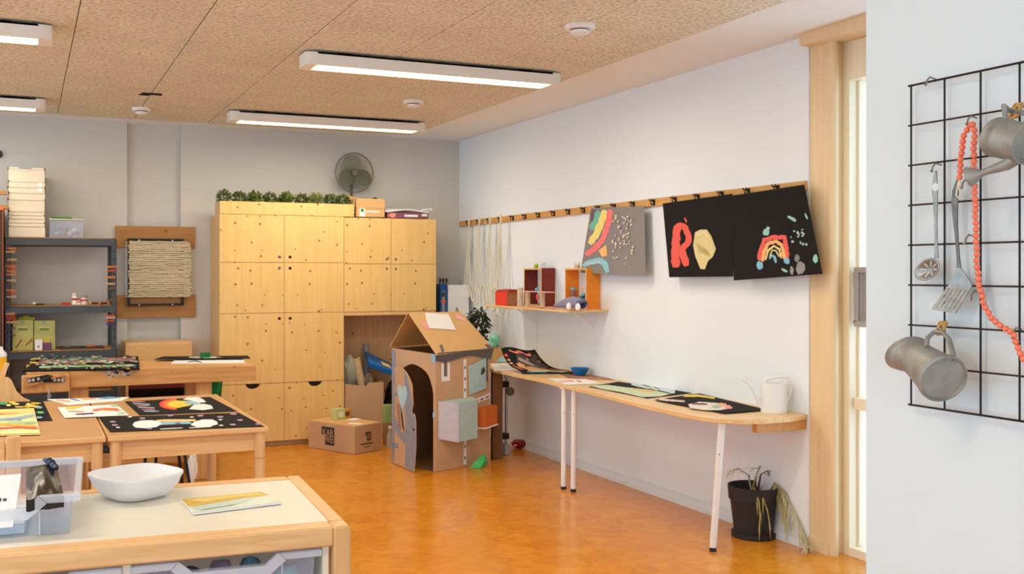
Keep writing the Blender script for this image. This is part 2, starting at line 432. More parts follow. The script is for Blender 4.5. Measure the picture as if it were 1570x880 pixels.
# ------------------------------------------------------------------ ceiling lamps and detectors
m_lamp = M('lamp_housing', (238, 234, 226), .45, var=.01)
m_tube = EMIT('lamp_tube', (255, 224, 178), 9)
m_louv = M('lamp_louvre', (235, 228, 214), .3, .3, var=.01)
def lamp(x0, x1, y0, label, cool=False):
    t = thing('ceiling_lamp', label, 'lamp', 'long louvred ceiling lamps')
    y1 = y0 + .19; z0, z1 = 2.772, 2.846
    b = MB()
    b.box(x0 + .07, x1 - .07, y0, y0 + .012, z0, z1).box(x0 + .07, x1 - .07, y1 - .012, y1, z0, z1).box(x0 + .07, x1 - .07, y0, y1, z1 - .01, z1)
    b.box(x0 + .07, x1 - .07, y0 + .012, y0 + .02, z0, z0 + .012).box(x0 + .07, x1 - .07, y1 - .02, y1 - .012, z0, z0 + .012)
    b.build('housing', m_lamp, t)
    for sx, xa in ((1, x0), (-1, x1)):
        prof = []
        for k in range(9):
            a = math.pi/2 * k/8
            prof.append((xa + sx*(.07 - .07*math.sin(a)) , y0 + .03*(1 - math.cos(a))))
        pl = [(x, y, z0) for x, y in prof] + [(x, y1 - (y - y0), z0) for x, y in prof[::-1]]
        MB().prism(pl, (0, 0, z1 - z0)).build('end_cap', m_lamp, t, smooth=True)
    for xm in (x0 + .2, x1 - .3): MB().box(xm, xm + .1, y0 + .04, y1 - .04, z1, 2.8605).build('ceiling_mount', m_black, t)
    MB().box(x0 + .08, x1 - .08, y0 + .022, y1 - .022, z0 + .012, z0 + .017).build('diffuser', m_tube, t)
    n = 46; b = MB()
    for k in range(n + 1):
        x = x0 + .08 + (x1 - x0 - .16)*k/n
        b.box(x - .0012, x + .0012, y0 + .02, y1 - .02, z0, z0 + .0115)
    b.box(x0 + .08, x1 - .08, (y0+y1)/2 - .002, (y0+y1)/2 + .002, z0, z0 + .0115)
    lo = b.build('louvre', m_louv, t); lo['kind'] = 'stuff'
    ld = bpy.data.lights.new('lamp_light', 'AREA'); ld.shape = 'RECTANGLE'; ld.size = x1 - x0 - .2; ld.size_y = .14
    ld.energy = LAMP_W; ld.color = (1, .93, .80)
    lo = bpy.data.objects.new('lamp_light', ld); COL.objects.link(lo); lo.parent = t; lo.location = ((x0+x1)/2, (y0+y1)/2, z0 - .004)
    place(t)
LAMP_W = 16.5
lamp(1.515, 3.225, 5.665, 'long white ceiling lamp over the middle of the room, the nearer fully visible one')
lamp(1.515, 3.20, 7.98, 'long white ceiling lamp farther back, in front of the plywood cupboards')
lamp(-1.56, .135, 5.60, 'white ceiling lamp cut off at the left edge, nearer one')
lamp(-1.56, .145, 8.0, 'white ceiling lamp cut off at the left edge, the one close to the back wall')
lamp(1.515, 3.225, 3.34, 'unseen ceiling lamp added to light the foreground, between partition and worktop')  # this and the next two: added out of view for foreground light
lamp(-1.56, .135, 3.24, 'unseen ceiling lamp added to light the foreground, above the tray cabinet')
lamp(-1.56, .135, .90, 'unseen ceiling lamp added to light the foreground, beside the partition wall')
def detector(p, r, label):
    t = thing('smoke_detector', label, 'detector', 'ceiling smoke detectors')
    c = V(p.x, p.y, 0)
    MB().lathe([(r, 2.862), (r, 2.845), (r*.93, 2.838), (r*.6, 2.836)], c, seg=28).build('base', m_white, t, smooth=True)
    MB().lathe([(r*.62, 2.8355), (r*.6, 2.831), (r*.57, 2.831)], c, seg=28).build('slot_ring', m_black, t)
    MB().lathe([(r*.62, 2.831), (r*.6, 2.818), (r*.45, 2.812)], c, seg=28).build('cover', m_white, t, smooth=True)
    place(t)
detector(onZ(889, 42, 2.85), .082, 'round white smoke detector closest to the camera, near the ceiling panel edge')
detector(onZ(634, 157, 2.85), .082, 'round white smoke detector between the two right hand lamps')
detector(onZ(217, 168, 2.85), .075, 'round white smoke detector near the back wall at left')
c = onZ(233, 143, ZC - .012)
solo(MB().box(c.x - .07, c.x + .07, c.y - .012, c.y + .012, c.z - .012, c.z).box(c.x - .09, c.x - .02, c.y - .004, c.y + .004, c.z - .02, c.z - .01), 'ceiling_clip', m_dark, 'small dark clip on a ceiling joint', 'clip')

# ------------------------------------------------------------------ plywood cupboards
FY = 8.76
XA, XM, XB, XD, XE = 1.585, 2.141, 2.698, 3.157, 3.612
t = thing('tall_cupboard', 'tall plywood cupboard with six doors and two drawers', 'cupboard')
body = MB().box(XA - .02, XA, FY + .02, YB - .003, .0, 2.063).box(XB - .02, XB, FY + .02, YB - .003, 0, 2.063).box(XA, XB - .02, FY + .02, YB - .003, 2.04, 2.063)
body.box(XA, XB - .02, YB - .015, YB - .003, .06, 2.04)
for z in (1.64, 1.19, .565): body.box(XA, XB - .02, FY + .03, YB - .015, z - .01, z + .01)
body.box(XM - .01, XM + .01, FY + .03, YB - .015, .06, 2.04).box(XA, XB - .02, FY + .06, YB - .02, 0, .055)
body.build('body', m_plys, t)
m_hole = M('finger_hole_shade', (14, 12, 10), .8); m_ring = M('finger_hole_grey', (108, 104, 98), .5, .4)  # black disc colour stands in for the shade inside a finger hole
def hole(parent, x, z, y, m, r=.0135):
    MB().lathe([(r, 0), (r, .0035)], (x, y + .0015, z), (0, -1, 0), seg=16).build('finger_hole', m, parent)
g = .0018
rows = [(1.64, 2.063), (1.19, 1.64), (.565, 1.19)]
for ci, (xa, xb) in enumerate([(XA - .02, XM), (XM, XB)]):
    for ri, (za, zb) in enumerate(rows):
        d = MB().box(xa + g, xb - g, FY, FY + .018, za + g, zb - g).build('door', m_ply, t, bev=.0015)
        hx = xb - .045 if ci == 0 else xa + .052
        hz = za + .05 if ri == 0 else zb - .05
        hole(d, hx, hz, FY, m_ring if (ci == 0 and ri < 2) else m_hole)
    zt = .565 - g; xc = (xa + xb)/2 + .005
    poly = [(xa + g, FY, .05), (xb - g, FY, .05), (xb - g, FY, zt)] + [(xc + .062*math.cos(a), FY, zt - .042*math.sin(a)) for a in [math.pi*k/14 for k in range(15)]] + [(xa + g, FY, zt)]
    MB().prism(poly, (0, .018, 0)).build('drawer_front', m_ply, t)
    MB().box(xc - .07, xc + .07, FY + .022, FY + .026, zt - .06, zt).build('drawer_shade', m_dark, t)  # dark sheet stands in for the shade inside the drawer
place(t)
t = thing('upper_cupboard', 'plywood wall cupboard with four doors above an open niche', 'cupboard')
body = MB().box(XB + .001, XB + .02, FY + .02, YB - .003, 1.155, 2.058).box(XE - .02, XE, FY + .02, YB - .003, 0, 2.058).box(XB + .02, XE - .02, FY + .02, YB - .003, 2.038, 2.058)
body.box(XB + .001, XE - .02, FY + .002, YB - .003, 1.155, 1.185).box(XB + .02, XE - .02, FY + .03, YB - .02, 1.62, 1.64)
body.build('body', m_plys, t)
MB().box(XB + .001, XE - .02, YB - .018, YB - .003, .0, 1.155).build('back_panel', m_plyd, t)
for ci, (xa, xb) in enumerate([(XB, XD), (XD, XE)]):
    for ri, (za, zb) in enumerate([(1.63, 2.058), (1.187, 1.63)]):
        d = MB().box(xa + g, xb - g, FY, FY + .018, za + g, zb - g).build('door', m_ply, t, bev=.0015)
        hole(d, (xb - .045 if ci == 0 else xa + .045), (za + .045 if ri == 0 else zb - .045), FY, m_ring, .011)
place(t)

# planter on the cupboard, with its plants
t = thing('wooden_planter', 'long plywood planter box on top of the tall cupboard', 'planter')
px0, px1, pz0, pz1, pd = XA - .015, 2.795, 2.064, 2.178, .26
MB().box(px0, px1, FY, FY + .018, pz0, pz1).build('front_board', m_ply, t, bev=.002)
MB().box(px0, px1, FY + pd - .018, FY + pd, pz0, pz1).build('back_board', m_ply, t, bev=.002)
for x in (px0, px1 - .018): MB().box(x, x + .018, FY + .018, FY + pd - .018, pz0, pz1).build('end_board', m_plys, t, bev=.002)
MB().box(px0 + .018, px1 - .018, FY + .018, FY + pd - .018, pz0, pz0 + .05).build('soil', M('soil', (60, 44, 32), .95, var=.2, scale=60), t)
place(t)
greens = [M('box_leaf_green', (92, 108, 46), .55, var=.22, scale=60), M('bright_leaf_green', (112, 128, 52), .55, var=.2, scale=60), M('variegated_leaf', (140, 146, 84), .55, var=.25, scale=60)]
xs = [1.625, 1.765, 1.90, 2.04, 2.185, 2.33, 2.465, 2.60, 2.72]
desc = ['first at the left end', 'second from the left end', 'third from the left end', 'fourth from the left end', 'middle one', 'fourth from the right end', 'third from the right end', 'second from the right end', 'last at the right end, below the fan']
for i, x in enumerate(xs):
    kind = [0, 0, 1, 0, 1, 0, 2, 0, 0][i]
    t = thing('box_plant', 'small bushy green plant in the planter, ' + desc[i], 'plant', 'plants in the planter on the cupboard')
    c = V(x, FY + .12, 2.215); b = MB()
    n = 330 if kind == 0 else 120
    for k in range(n):
        d = Vector((random.gauss(0, 1), random.gauss(0, 1), random.gauss(0, 1))).normalized() * random.uniform(.55, 1)
        p = c + Vector((d.x*.070, d.y*.085, d.z*(.062 if i else .075)))
        if p.z < 2.17: p.z = 2.17 + random.random()*.02
        L = .022 if kind == 0 else .045
        e = (d + Vector((random.uniform(-.6, .6), random.uniform(-.6, .6), random.uniform(-.2, .8)))).normalized() * L
        b.blade([p - e*.4, p + e*.1, p + e*.6], L*.27, up=Vector((random.random(), random.random(), random.random())))
    f = b.build('foliage', greens[kind], t); f['kind'] = 'stuff'
    b = MB()
    for k in range(4): b.tube([(x + random.uniform(-.015, .015), c.y, 2.105), (x + random.uniform(-.05, .05), c.y + random.uniform(-.03, .03), 2.21)], .003, 5)
    b.build('stem', M('stem_brown', (84, 66, 40), .8), t)
    place(t)

# desk fan behind the planter
t = thing('desk_fan', 'grey round desk fan standing on the cupboard behind the planter', 'fan')
c = onY(541, 265.5, 9.10); R = .187
m_fan = M('fan_grey', (104, 102, 84), .5); m_fanb = CLEAR('fan_blade_smoke', (116, 118, 96), .9, .35)
tor = lambda rad, y, r, n=40, sg=6: MB().tube([(c.x + rad*math.cos(2*math.pi*k/n), y, c.z + rad*math.sin(2*math.pi*k/n)) for k in range(n + 1)], r, sg, cap=False)
tor(R, c.y - .045, .0055).build('guard_ring', m_fan, t, smooth=True)
for side, yy in ((-1, c.y - .075), (1, c.y + .03)):
    b = MB()
    for k in range(60):
        a = 2*math.pi*k/60; ca, sa = math.cos(a), math.sin(a)
        b.tube([(c.x + .035*ca, yy, c.z + .035*sa), (c.x + .12*ca, yy, c.z + .12*sa), (c.x + R*ca, c.y - .045, c.z + R*sa)], .0009, 4)
    o = b.build('grille', m_fan, t); o['kind'] = 'stuff'
for k in range(3):
    a0 = math.pi/2 + .12 + k*2*math.pi/3; pts = []
    ctr = V(c.x + .094*math.cos(a0), c.y - .03, c.z + .094*math.sin(a0))
    for q in range(22):
        a = 2*math.pi*q/22
        rr = .082 * (1 + .1*math.cos(a - a0))
        ln, sd = rr*math.cos(a)*1.02, rr*math.sin(a)
        dx = ln*math.cos(a0) - sd*math.sin(a0); dz = ln*math.sin(a0) + sd*math.cos(a0)
        pts.append(V(ctr.x + dx, ctr.y + sd*.25, ctr.z + dz))
    MB().prism(pts, (0, .002, 0)).build('blade', m_fanb, t, smooth=True)
MB().lathe([(.034, 0), (.034, .05), (.028, .06)], (c.x, c.y - .01, c.z), (0, -1, 0), seg=20).build('hub', m_fan, t, smooth=True)
MB().lathe([(.03, 0), (.05, .015), (.05, .05), (.035, .065)], (c.x, c.y + .02, c.z), (0, 1, 0), seg=20).build('motor', m_fan, t, smooth=True)
MB().cyl((c.x, c.y + .05, 2.08), (c.x, c.y + .05, c.z - .03), .014).build('pole', m_fan, t, smooth=True)
MB().lathe([(.07, 0), (.07, .012), (.02, .03)], (c.x, c.y + .03, 2.0642), seg=26).build('base', m_fan, t, smooth=True)
place(t)

# boxes on the upper cupboard
t = thing('cardboard_box', 'open tan cardboard box with a taped label on top of the upper cupboard', 'box')
bx0, bx1, by0, by1, bz0, bz1 = 2.815, 3.10, 8.775, 8.96, 2.0635, 2.235
MB().box(bx0, bx1, by0, by0 + .004, bz0, bz1).box(bx0, bx1, by1 - .004, by1, bz0, bz1).box(bx0, bx0 + .004, by0, by1, bz0, bz1).box(bx1 - .004, bx1, by0, by1, bz0, bz1).box(bx0, bx1, by0, by1, bz0, bz0 + .004).build('body', m_card2, t)
MB().hexa([(bx0 + .002, by0 - .004, bz0 + .085), (bx1 - .002, by0 - .004, bz0 + .085), (bx1 - .002, by0 - .001, bz0 + .085), (bx0 + .002, by0 - .001, bz0 + .085)],
          [(bx0 + .002, by0 - .002, bz1 + .002), (bx1 - .002, by0 - .002, bz1 + .002), (bx1 - .002, by0 + .001, bz1 + .002), (bx0 + .002, by0 + .001, bz1 + .002)]).build('front_flap', m_card2, t)
MB().hexa([(bx0 - .018, by0 + .01, bz0 + .05), (bx0 - .018, by1 - .01, bz0 + .05), (bx0 - .014, by1 - .01, bz0 + .05), (bx0 - .014, by0 + .01, bz0 + .05)],
          [(bx0 - .004, by0 + .01, bz1), (bx0 - .004, by1 - .01, bz1), (bx0, by1 - .01, bz1), (bx0, by0 + .01, bz1)]).build('side_flap', m_card2, t)
MB().hexa([(bx0 + .01, by1 - .004, bz1), (bx0 + .14, by1 - .004, bz1), (bx0 + .14, by1, bz1), (bx0 + .01, by1, bz1)],
          [(bx0 - .03, by1 + .01, bz1 + .045), (bx0 + .1, by1 + .03, bz1 + .02), (bx0 + .1, by1 + .034, bz1 + .02), (bx0 - .03, by1 + .014, bz1 + .045)]).build('back_flap', m_card2, t)
MB().box(bx0 + .035, bx0 + .09, by0 - .001, by0, bz0 + .005, bz0 + .083).build('label_sticker', m_paper, t)
MB().box(bx0 + .048, bx0 + .076, by0 - .002, by0 - .001, bz0 + .05, bz0 + .077).build('sticker_mark', P((40, 130, 90)), t)
MB().box(bx0 + .1, bx0 + .235, by0 - .001, by0, bz0 + .047, bz0 + .06).build('printed_strip', m_paper, t)
MB().ball((bx1 - .07, by0 + .08, bz1 + .005), .028, 10, 6, (1, 1, .6)).box(bx1 - .1, bx1 - .04, by0 + .05, by0 + .11, bz0 + .1, bz1).build('dark_contents', m_black, t)
place(t)
t = thing('puzzle_box', 'flat purple game box lying on the upper cupboard', 'box')
MB().box(3.13, 3.545, 8.79, 9.08, 2.0635, 2.115).build('body', P((140, 84, 100)), t, bev=.002)
MB().box(3.30, 3.435, 8.788, 8.79, 2.077, 2.098).build('white_print', m_paper, t)
MB().box(3.475, 3.53, 8.788, 8.79, 2.085, 2.108).build('white_print', m_paper, t)
MB().prism([(3.135, 8.789, 2.088), (3.175, 8.789, 2.064), (3.205, 8.789, 2.075), (3.21, 8.789, 2.108), (3.165, 8.789, 2.106)], (0, -.001, 0)).build('pink_print', P((240, 150, 140)), t)
place(t)
b = MB().grid(lambda u, v: (3.11 + .44*u, 8.80 + .27*v, 2.117 + .024*math.sin(3*u + 5*v)**2 * (u < .99)), 10, 8, (0, 0, .012))
b.tube([(3.48, 8.8, 2.14), (3.53, 8.81, 2.15), (3.58, 8.83, 2.152)], .013, 8).ball((3.585, 8.83, 2.152), .018)
solo(b, 'rolled_white_fabric', m_paper, 'bundle of folded white fabric on the purple game box', 'fabric', smooth=True)

# ------------------------------------------------------------------ white box and blue panel beside the cupboard
t = thing('tall_white_box', 'tall white carton with an ampersand printed near its foot, standing beside the plywood cupboard', 'box')
a0 = onY(687, 437, 8.85); a1 = onY(719, 438, 8.85)
MB().box(a0.x, a1.x, 8.85, 9.05, .45, a0.z).build('body', m_white, t, bev=.002)
def text_mesh(txt, size):
    cu = bpy.data.curves.new('t', 'FONT'); cu.body = txt; cu.size = size; cu.extrude = 0; cu.resolution_u = 3
    ob = bpy.data.objects.new('t', cu); me = bpy.data.meshes.new_from_object(ob)
    vs = [v.co.copy() for v in me.vertices]; fs = [tuple(p.vertices) for p in me.polygons]
    bpy.data.objects.remove(ob); bpy.data.meshes.remove(me); bpy.data.curves.remove(cu)
    return vs, fs
def lettering(txt, size, org, right, up, mat, parent, name='lettering'):
    vs, fs = text_mesh(txt, size); right = Vector(right).normalized(); up = Vector(up).normalized(); org = Vector(org)
    b = MB().add([org + right*v.x + up*v.y for v in vs], fs)
    return b.build(name, mat, parent)
m_ink = M('print_ink', (40, 40, 46), .7)
lettering('&', .062, (a0.x + .075, 8.849, onY(700, 478, 8.85).z), (1, 0, 0), (0, 0, 1), m_ink, t)
for k in range(6): MB().box(a0.x + .10 + k*.013, a0.x + .109 + k*.013, 8.8485, 8.85, onY(700, 486, 8.85).z, onY(700, 486, 8.85).z + .013 + .006*(k % 2)).build('small_print', m_ink, t)
MB().box(a0.x + .01, a1.x - .01, 8.87, 9.04, 0, .45).build('lower_carton', m_card, t)
place(t)
t = thing('blue_sleeve', 'narrow blue printed package with an orange mark between cupboard and white carton', 'package')
c0 = onY(675, 436, 8.84); c1 = onY(685.5, 436, 8.84)
MB().box(max(c0.x, XE + .003), c1.x, 8.84, 9.05, .5, c0.z).build('body', P((24, 84, 148), .4), t, bev=.002)
zc = onY(680, 462, 8.84).z
MB().ball((c0.x + .033, 8.84, zc), .027, 10, 6, (.9, .12, .9)).build('orange_print', P((232, 104, 60)), t)
MB().box(c0.x + .018, c0.x + .047, 8.838, 8.84, .8, zc + .1).build('grey_print', P((150, 150, 156)), t)
MB().lathe([(.02, 0), (.016, .03), (.012, .04)], (c0.x + .033, 8.84, zc + .05), seg=10).build('dark_print', P((60, 66, 80)), t)
MB().box(c0.x + .005, c1.x - .005, 8.86, 9.03, 0, .5).build('lower_stand', m_card, t)
place(t)
for k, xx in enumerate((674.5, 679, 684)):
    p = onY(xx, 431, YB)
    b = MB().box(p.x - .006, p.x + .006, YB - .006, YB - .001, p.z - .03, p.z + .03)
    b.tube([(p.x, YB - .005, p.z + .01), (p.x, YB - .03, p.z), (p.x, YB - .04, p.z + .02)], .0035, 6)
    solo(b, 'wall_hook', m_black, ['small black wall hook nearest the cupboard, above the blue package', 'small black wall hook, middle one above the blue package', 'small black wall hook, right one above the blue package'][k], 'hook', 'three hooks above the blue package')
# ------------------------------------------------------------------ painted sheets
def painting(name, label, cat, corners, proj, up, strokes, paper, group=None, nu=10, nv=6, lift=.0006, thick=.0012, extra=None):
    """corners TL TR BR BL and strokes are given as picture points; proj puts each on the surface the sheet lies on"""
    t = thing(name, label, cat, group); up = Vector(up)
    TL, TR, BR, BL = corners
    def bil(u, v):
        a = (TL[0]*(1-u) + TR[0]*u, TL[1]*(1-u) + TR[1]*u); c = (BL[0]*(1-u) + BR[0]*u, BL[1]*(1-u) + BR[1]*u)
        return (a[0]*(1-v) + c[0]*v, a[1]*(1-v) + c[1]*v)
    MB().grid(lambda u, v: proj(*bil(u, v)), nu, nv, -up*thick).build('paper', paper, t)
    lay = 0
    for st in strokes:
        kind, col = st[0], st[1]; lay += 1; off = up*(lift + .00025*lay)
        b = MB()
        if kind == 'r':                      # ribbon along points with half width
            pts, w = st[2], st[3]; sq = st[4] if len(st) > 4 else 1
            P2 = []
            for (x0, y0), (x1, y1) in zip(pts, pts[1:]):
                n = max(2, int(math.hypot(x1-x0, y1-y0)/4))
                P2 += [(x0 + (x1-x0)*k/n, y0 + (y1-y0)*k/n) for k in range(n)]
            P2.append(pts[-1]); vs = []; n = len(P2)
            for i, (x, y) in enumerate(P2):
                ax, ay = P2[max(i-1, 0)]; bx, by = P2[min(i+1, n-1)]
                L = math.hypot(bx-ax, by-ay) or 1; nx, ny = -(by-ay)/L, (bx-ax)/L
                w1 = w*random.uniform(.75, 1.2); w2 = w*random.uniform(.75, 1.2)
                if i in (0, n-1): w1 *= .6; w2 *= .6
                vs += [proj(x + nx*w1, y + ny*w1*sq) + off, proj(x - nx*w2, y - ny*w2*sq) + off]
            b.add(vs, [(2*i, 2*i+1, 2*i+3, 2*i+2) for i in range(n-1)])
        elif kind == 'b':                    # blob
            (x, y), rx, ry = st[2], st[3], st[4]; n = 18
            vs = [proj(x, y) + off]
            for k in range(n):
                a = 2*math.pi*k/n; q = random.uniform(.82, 1.12)
                vs.append(proj(x + rx*q*math.cos(a), y + ry*q*math.sin(a)) + off)
            b.add(vs, [(0, 1+k, 1+(k+1) % n) for k in range(n)])
        elif kind == 'p':                    # polygon
            b.add([proj(x, y) + off for x, y in st[2]], [tuple(range(len(st[2])))])
        b.build('paint_stroke', P(col), t)
    if extra: extra(t)
    place(t)
    return t
def arc(cx, cy, rx, ry, a0, a1, n=12):
    return [(cx + rx*math.cos(math.radians(a0 + (a1-a0)*k/n)), cy + ry*math.sin(math.radians(a0 + (a1-a0)*k/n))) for k in range(n+1)]
def specks(n, x0, x1, y0, y1, cols, r, ry=None):
    return [('b', random.choice(cols), (random.uniform(x0, x1), random.uniform(y0, y1)), r*random.uniform(.5, 1.2), (ry or r)*random.uniform(.5, 1.2)) for _ in range(n)]

# ------------------------------------------------------------------ coat rail on the side wall
t = thing('coat_rail', 'long wooden coat rail with black hooks on the side wall', 'coat rack')
MB().box(XW - .022, XW - .0005, 4.352, 9.165, 2.012, 2.066).build('board', m_rail, t, bev=.003)
hx = [719, 735, 751, 768, 787, 806, 827, 850, 873, 896, 919, 943, 972, 1003, 1036, 1071, 1108, 1148, 1193]
hook_me = None
for x in hx:
    p = onX(x, 330, XW - .022); y = p.y; z = 2.037
    b = MB().box(XW - .026, XW - .021, y - .011, y + .011, z - .02, z + .022)
    b.tube([(XW - .024, y, z - .008), (XW - .045, y, z - .018), (XW - .052, y, z + .002)], .0045, 6)
    for s in (-1, 1): b.tube([(XW - .024, y, z + .008), (XW - .05, y + s*.012, z + .012), (XW - .056, y + s*.014, z + .024)], .0048, 6)
    b.build('hook', m_black, t)
place(t)

# ------------------------------------------------------------------ hanks of cord on the first hooks
def hank(i, hookx, feet, loops, label):
    t = thing('cord_hank', label, 'cord', 'hanks of cream cord on the coat rail')
    X = XW - .055 - .012*i; top = onX(hookx, 337, X); top = V(X, top.y, 2.062)
    for k, (fx, fy) in enumerate(feet):
        ft = onX(fx, fy, X - .01*(k % 3)); q = top + V(.004*(k % 2), .006*(k - 2), 0)
        mid = q.lerp(ft, .5) + V(-.004, random.uniform(-.012, .012), 0)
        MB().tube([q, q.lerp(mid, .5) + V(0, random.uniform(-.004, .004), 0), mid, mid.lerp(ft, .5), ft], .0055, 6).build('cord', m_rope, t, smooth=True)
    MB().tube([top + V(0, -.014, .0), top + V(-.01, -.005, .012), top + V(-.01, .005, .012), top + V(0, .014, 0)], .0055, 6).build('cord', m_rope, t, smooth=True)
    for (cx_, cy_, rx, ry) in loops:
        Xl = X - .02 - .01*random.random()
        MB().tube([onX(cx_ + rx*math.cos(a) + rx*.15*math.sin(2*a), cy_ + ry*math.sin(a), Xl - .012*math.sin(a)) for a in [2*math.pi*k/22 for k in range(23)]], .0075, 6, cap=False).build('loop', m_rope, t, smooth=True)
    place(t)
hank(0, 719, [(711, 438), (714, 440), (717, 441), (720, 442), (722, 441)], [(717, 447, 4, 9)], 'hank of cream cord on the leftmost hook, half hidden by the white carton')
hank(1, 735, [(724, 445), (728, 447), (731, 446), (735, 448), (738, 446)], [(731, 454, 5, 12), (727, 452, 4, 10)], 'hank of pale cord on the second hook from the corner')
hank(2, 751, [(741, 448), (745, 446), (749, 444), (753, 446), (757, 450)], [(741, 458, 6, 20), (746, 455, 5, 17)], 'hank of cream cord with knotted loops on the third hook from the corner')
hank(3, 768, [(757, 446), (761, 446), (765, 444), (769, 455), (773, 462)], [(761, 462, 6, 21), (768, 464, 6, 20), (757, 459, 4, 17)], 'hank of cream cord on the fourth hook, looping below the shelf end')

# ------------------------------------------------------------------ sheets hanging from the rail
def wallproj(base, amp, x0, x1, y0, y1):
    def f(x, y):
        u = (x - x0)/(x1 - x0); v = (y - y0)/(y1 - y0)
        return onX(x, y, XW - base - amp*(.35 + .65*math.sin(math.pi*min(max(u, 0), 1)))*max(v, 0)**1.3)
    return f
cy = [(120, 196, 176), (244, 226, 130), (240, 120, 120)]
st = [('p', (112, 92, 116), [(906, 322), (921, 321), (912, 345), (905, 352)]),
      ('r', (112, 190, 168), [(919, 323), (914, 336), (907, 352)], 5),
      ('r', (240, 222, 130), [(928, 322), (921, 345), (912, 362), (904, 374)], 5),
      ('r', (242, 124, 124), [(936, 321), (933, 345), (923, 370), (912, 382), (898, 390)], 4.5),
      ('p', (246, 190, 116), [(918, 384), (930, 375), (931, 392), (923, 394)]),
      ('r', (146, 204, 214), [(894, 408), (904, 402), (918, 398), (928, 404), (932, 418)], 4.2),
      ('r', (170, 214, 220), [(897, 405), (912, 402), (922, 402)], 2)]
st += specks(60, 938, 973, 330, 405, [(200, 196, 190), (226, 204, 170), (236, 214, 190), (210, 206, 206)], 1.5, 1.9)
painting('painted_sheet', 'grey sheet with a pastel rainbow and specks hanging from the coat rail', 'painting', [(906, 319), (988, 316), (990, 423), (890, 418)], wallproj(.066, .03, 890, 990, 318, 421), (-1, 0, 0), st, m_greypaper)
red, cream, teal = (232, 96, 84), (222, 206, 146), (150, 204, 190)
st = [('r', red, [(1038, 345), (1036, 375), (1036, 410)], 6.5), ('r', red, [(1037, 346), (1048, 346), (1055, 358), (1056, 370), (1048, 380), (1042, 382)], 4.8),
      ('r', red, [(1043, 380), (1051, 398), (1053, 408)], 5.5), ('r', red, [(1050, 334), (1053, 341)], 1.5),
      ('p', cream, [(1066, 356), (1074, 352), (1084, 352), (1091, 362), (1098, 382), (1093, 394), (1086, 400), (1081, 413), (1074, 412), (1066, 392), (1063, 376)])]
st += [('r', (178, 160, 100), [(1068 + 3*k, 372 + 2*k), (1074 + 3*k, 388 + k)], .7) for k in range(6)] + [('r', (236, 222, 164), [(1068, 362), (1080, 357), (1090, 368)], 1.6)]
painting('painted_sheet', 'black sheet with a red letter R and a cream blob hanging from the coat rail', 'painting', [(1016, 312), (1123, 297), (1124, 424), (1026, 425)], wallproj(.066, .025, 1018, 1123, 300, 425), (-1, 0, 0), st, m_blackpaper)
st = [('r', red, [(1164, 399), (1167, 384), (1172, 368), (1184, 364), (1203, 364), (1206, 380), (1207, 398)], 3.6),
      ('r', (240, 180, 120), [(1169, 401), (1172, 386), (1178, 373), (1190, 370), (1199, 376), (1203, 397)], 3),
      ('r', (232, 214, 140), [(1174, 399), (1178, 384), (1187, 377), (1195, 382), (1198, 396)], 1.5),
      ('r', (222, 206, 140), [(1180, 394), (1184, 384), (1190, 384), (1195, 394)], 1.3),
      ('r', (126, 190, 214), [(1180, 397), (1184, 391), (1188, 394), (1190, 403)], 2),
      ('b', (126, 190, 214), (1165, 407), 5, 7), ('b', (126, 190, 214), (1207, 400), 4.5, 5), ('b', teal, (1175, 356), 5, 5.5), ('b', teal, (1178, 350), 3, 3),
      ('r', teal, [(1208, 332), (1215, 335), (1221, 339)], 2.2), ('r', teal, [(1235, 327), (1239, 336)], 1.6), ('r', teal, [(1199, 412), (1208, 417)], 2.2),
      ('b', teal, (1251, 397), 4, 7), ('b', (146, 144, 146), (1228, 411), 7, 10), ('b', (130, 128, 130), (1223, 396), 4, 6), ('b', (150, 150, 150), (1215, 415), 3, 7)]
st += specks(14, 1210, 1240, 350, 375, [teal, (190, 200, 210)], 2, 2.2)
painting('painted_sheet', 'black sheet with a small rainbow hanging at the right end of the coat rail', 'painting', [(1121, 300), (1233, 283), (1261, 420), (1125, 430)], wallproj(.074, .03, 1121, 1250, 290, 425), (-1, 0, 0), st, m_blackpaper)

# ------------------------------------------------------------------ wall shelf and what stands on it
t = thing('wall_shelf', 'pale wooden wall shelf on white brackets below the coat rail', 'shelf')
SZ = 1.272
MB().box(3.69, XW - .001, 6.42, 7.83, SZ - .018, SZ).build('board', m_bench, t, bev=.002)
for x in (822, 911):
    y = onX(x, 490, XW - .01).y; z = onX(x, 545, XW - .01).z
    b = MB().box(XW - .012, XW - .001, y - .012, y + .012, z, SZ - .019).box(3.74, XW - .012, y - .012, y + .012, SZ - .030, SZ - .019)
    b.tube([(XW - .012, y, SZ - .16), (3.86, y, SZ - .03)], .005, 6)
    b.build('bracket', m_metalw, t)
place(t)
def frame_box(name, label, pl, pm, pr, ytop, ybot, inner, edge):
    Yn = onX(pr, 440, XW - .012).y; X0 = onY(pm, 440, Yn).x; Yf = onX(pl, 440, X0).y
    zt = onY(pm, ytop, Yn).z; z0 = SZ + .0005; th = .013
    t = thing(name, label, 'box', 'open frame boxes on the wall shelf')
    for nm, (ya, yb, za, zb) in {'side_panel': (Yn, Yn + th, z0, zt), 'side_panel.001': (Yf - th, Yf, z0, zt), 'top_panel': (Yn + th, Yf - th, zt - th, zt), 'bottom_panel': (Yn + th, Yf - th, z0, z0 + th)}.items():
        MB().box(X0 + .002, XW - .012, ya, yb, za, zb).build(nm.split('.')[0], inner, t)
        MB().box(X0, X0 + .002, ya, yb, za, zb).build('front_edge', edge, t)
    place(t)
    return X0, Yn, Yf, zt
MA = frame_box('frame_box', 'open dark red frame box on the left half of the wall shelf', 803, 830, 851, 411, 467, P((124, 46, 32)), m_beech)
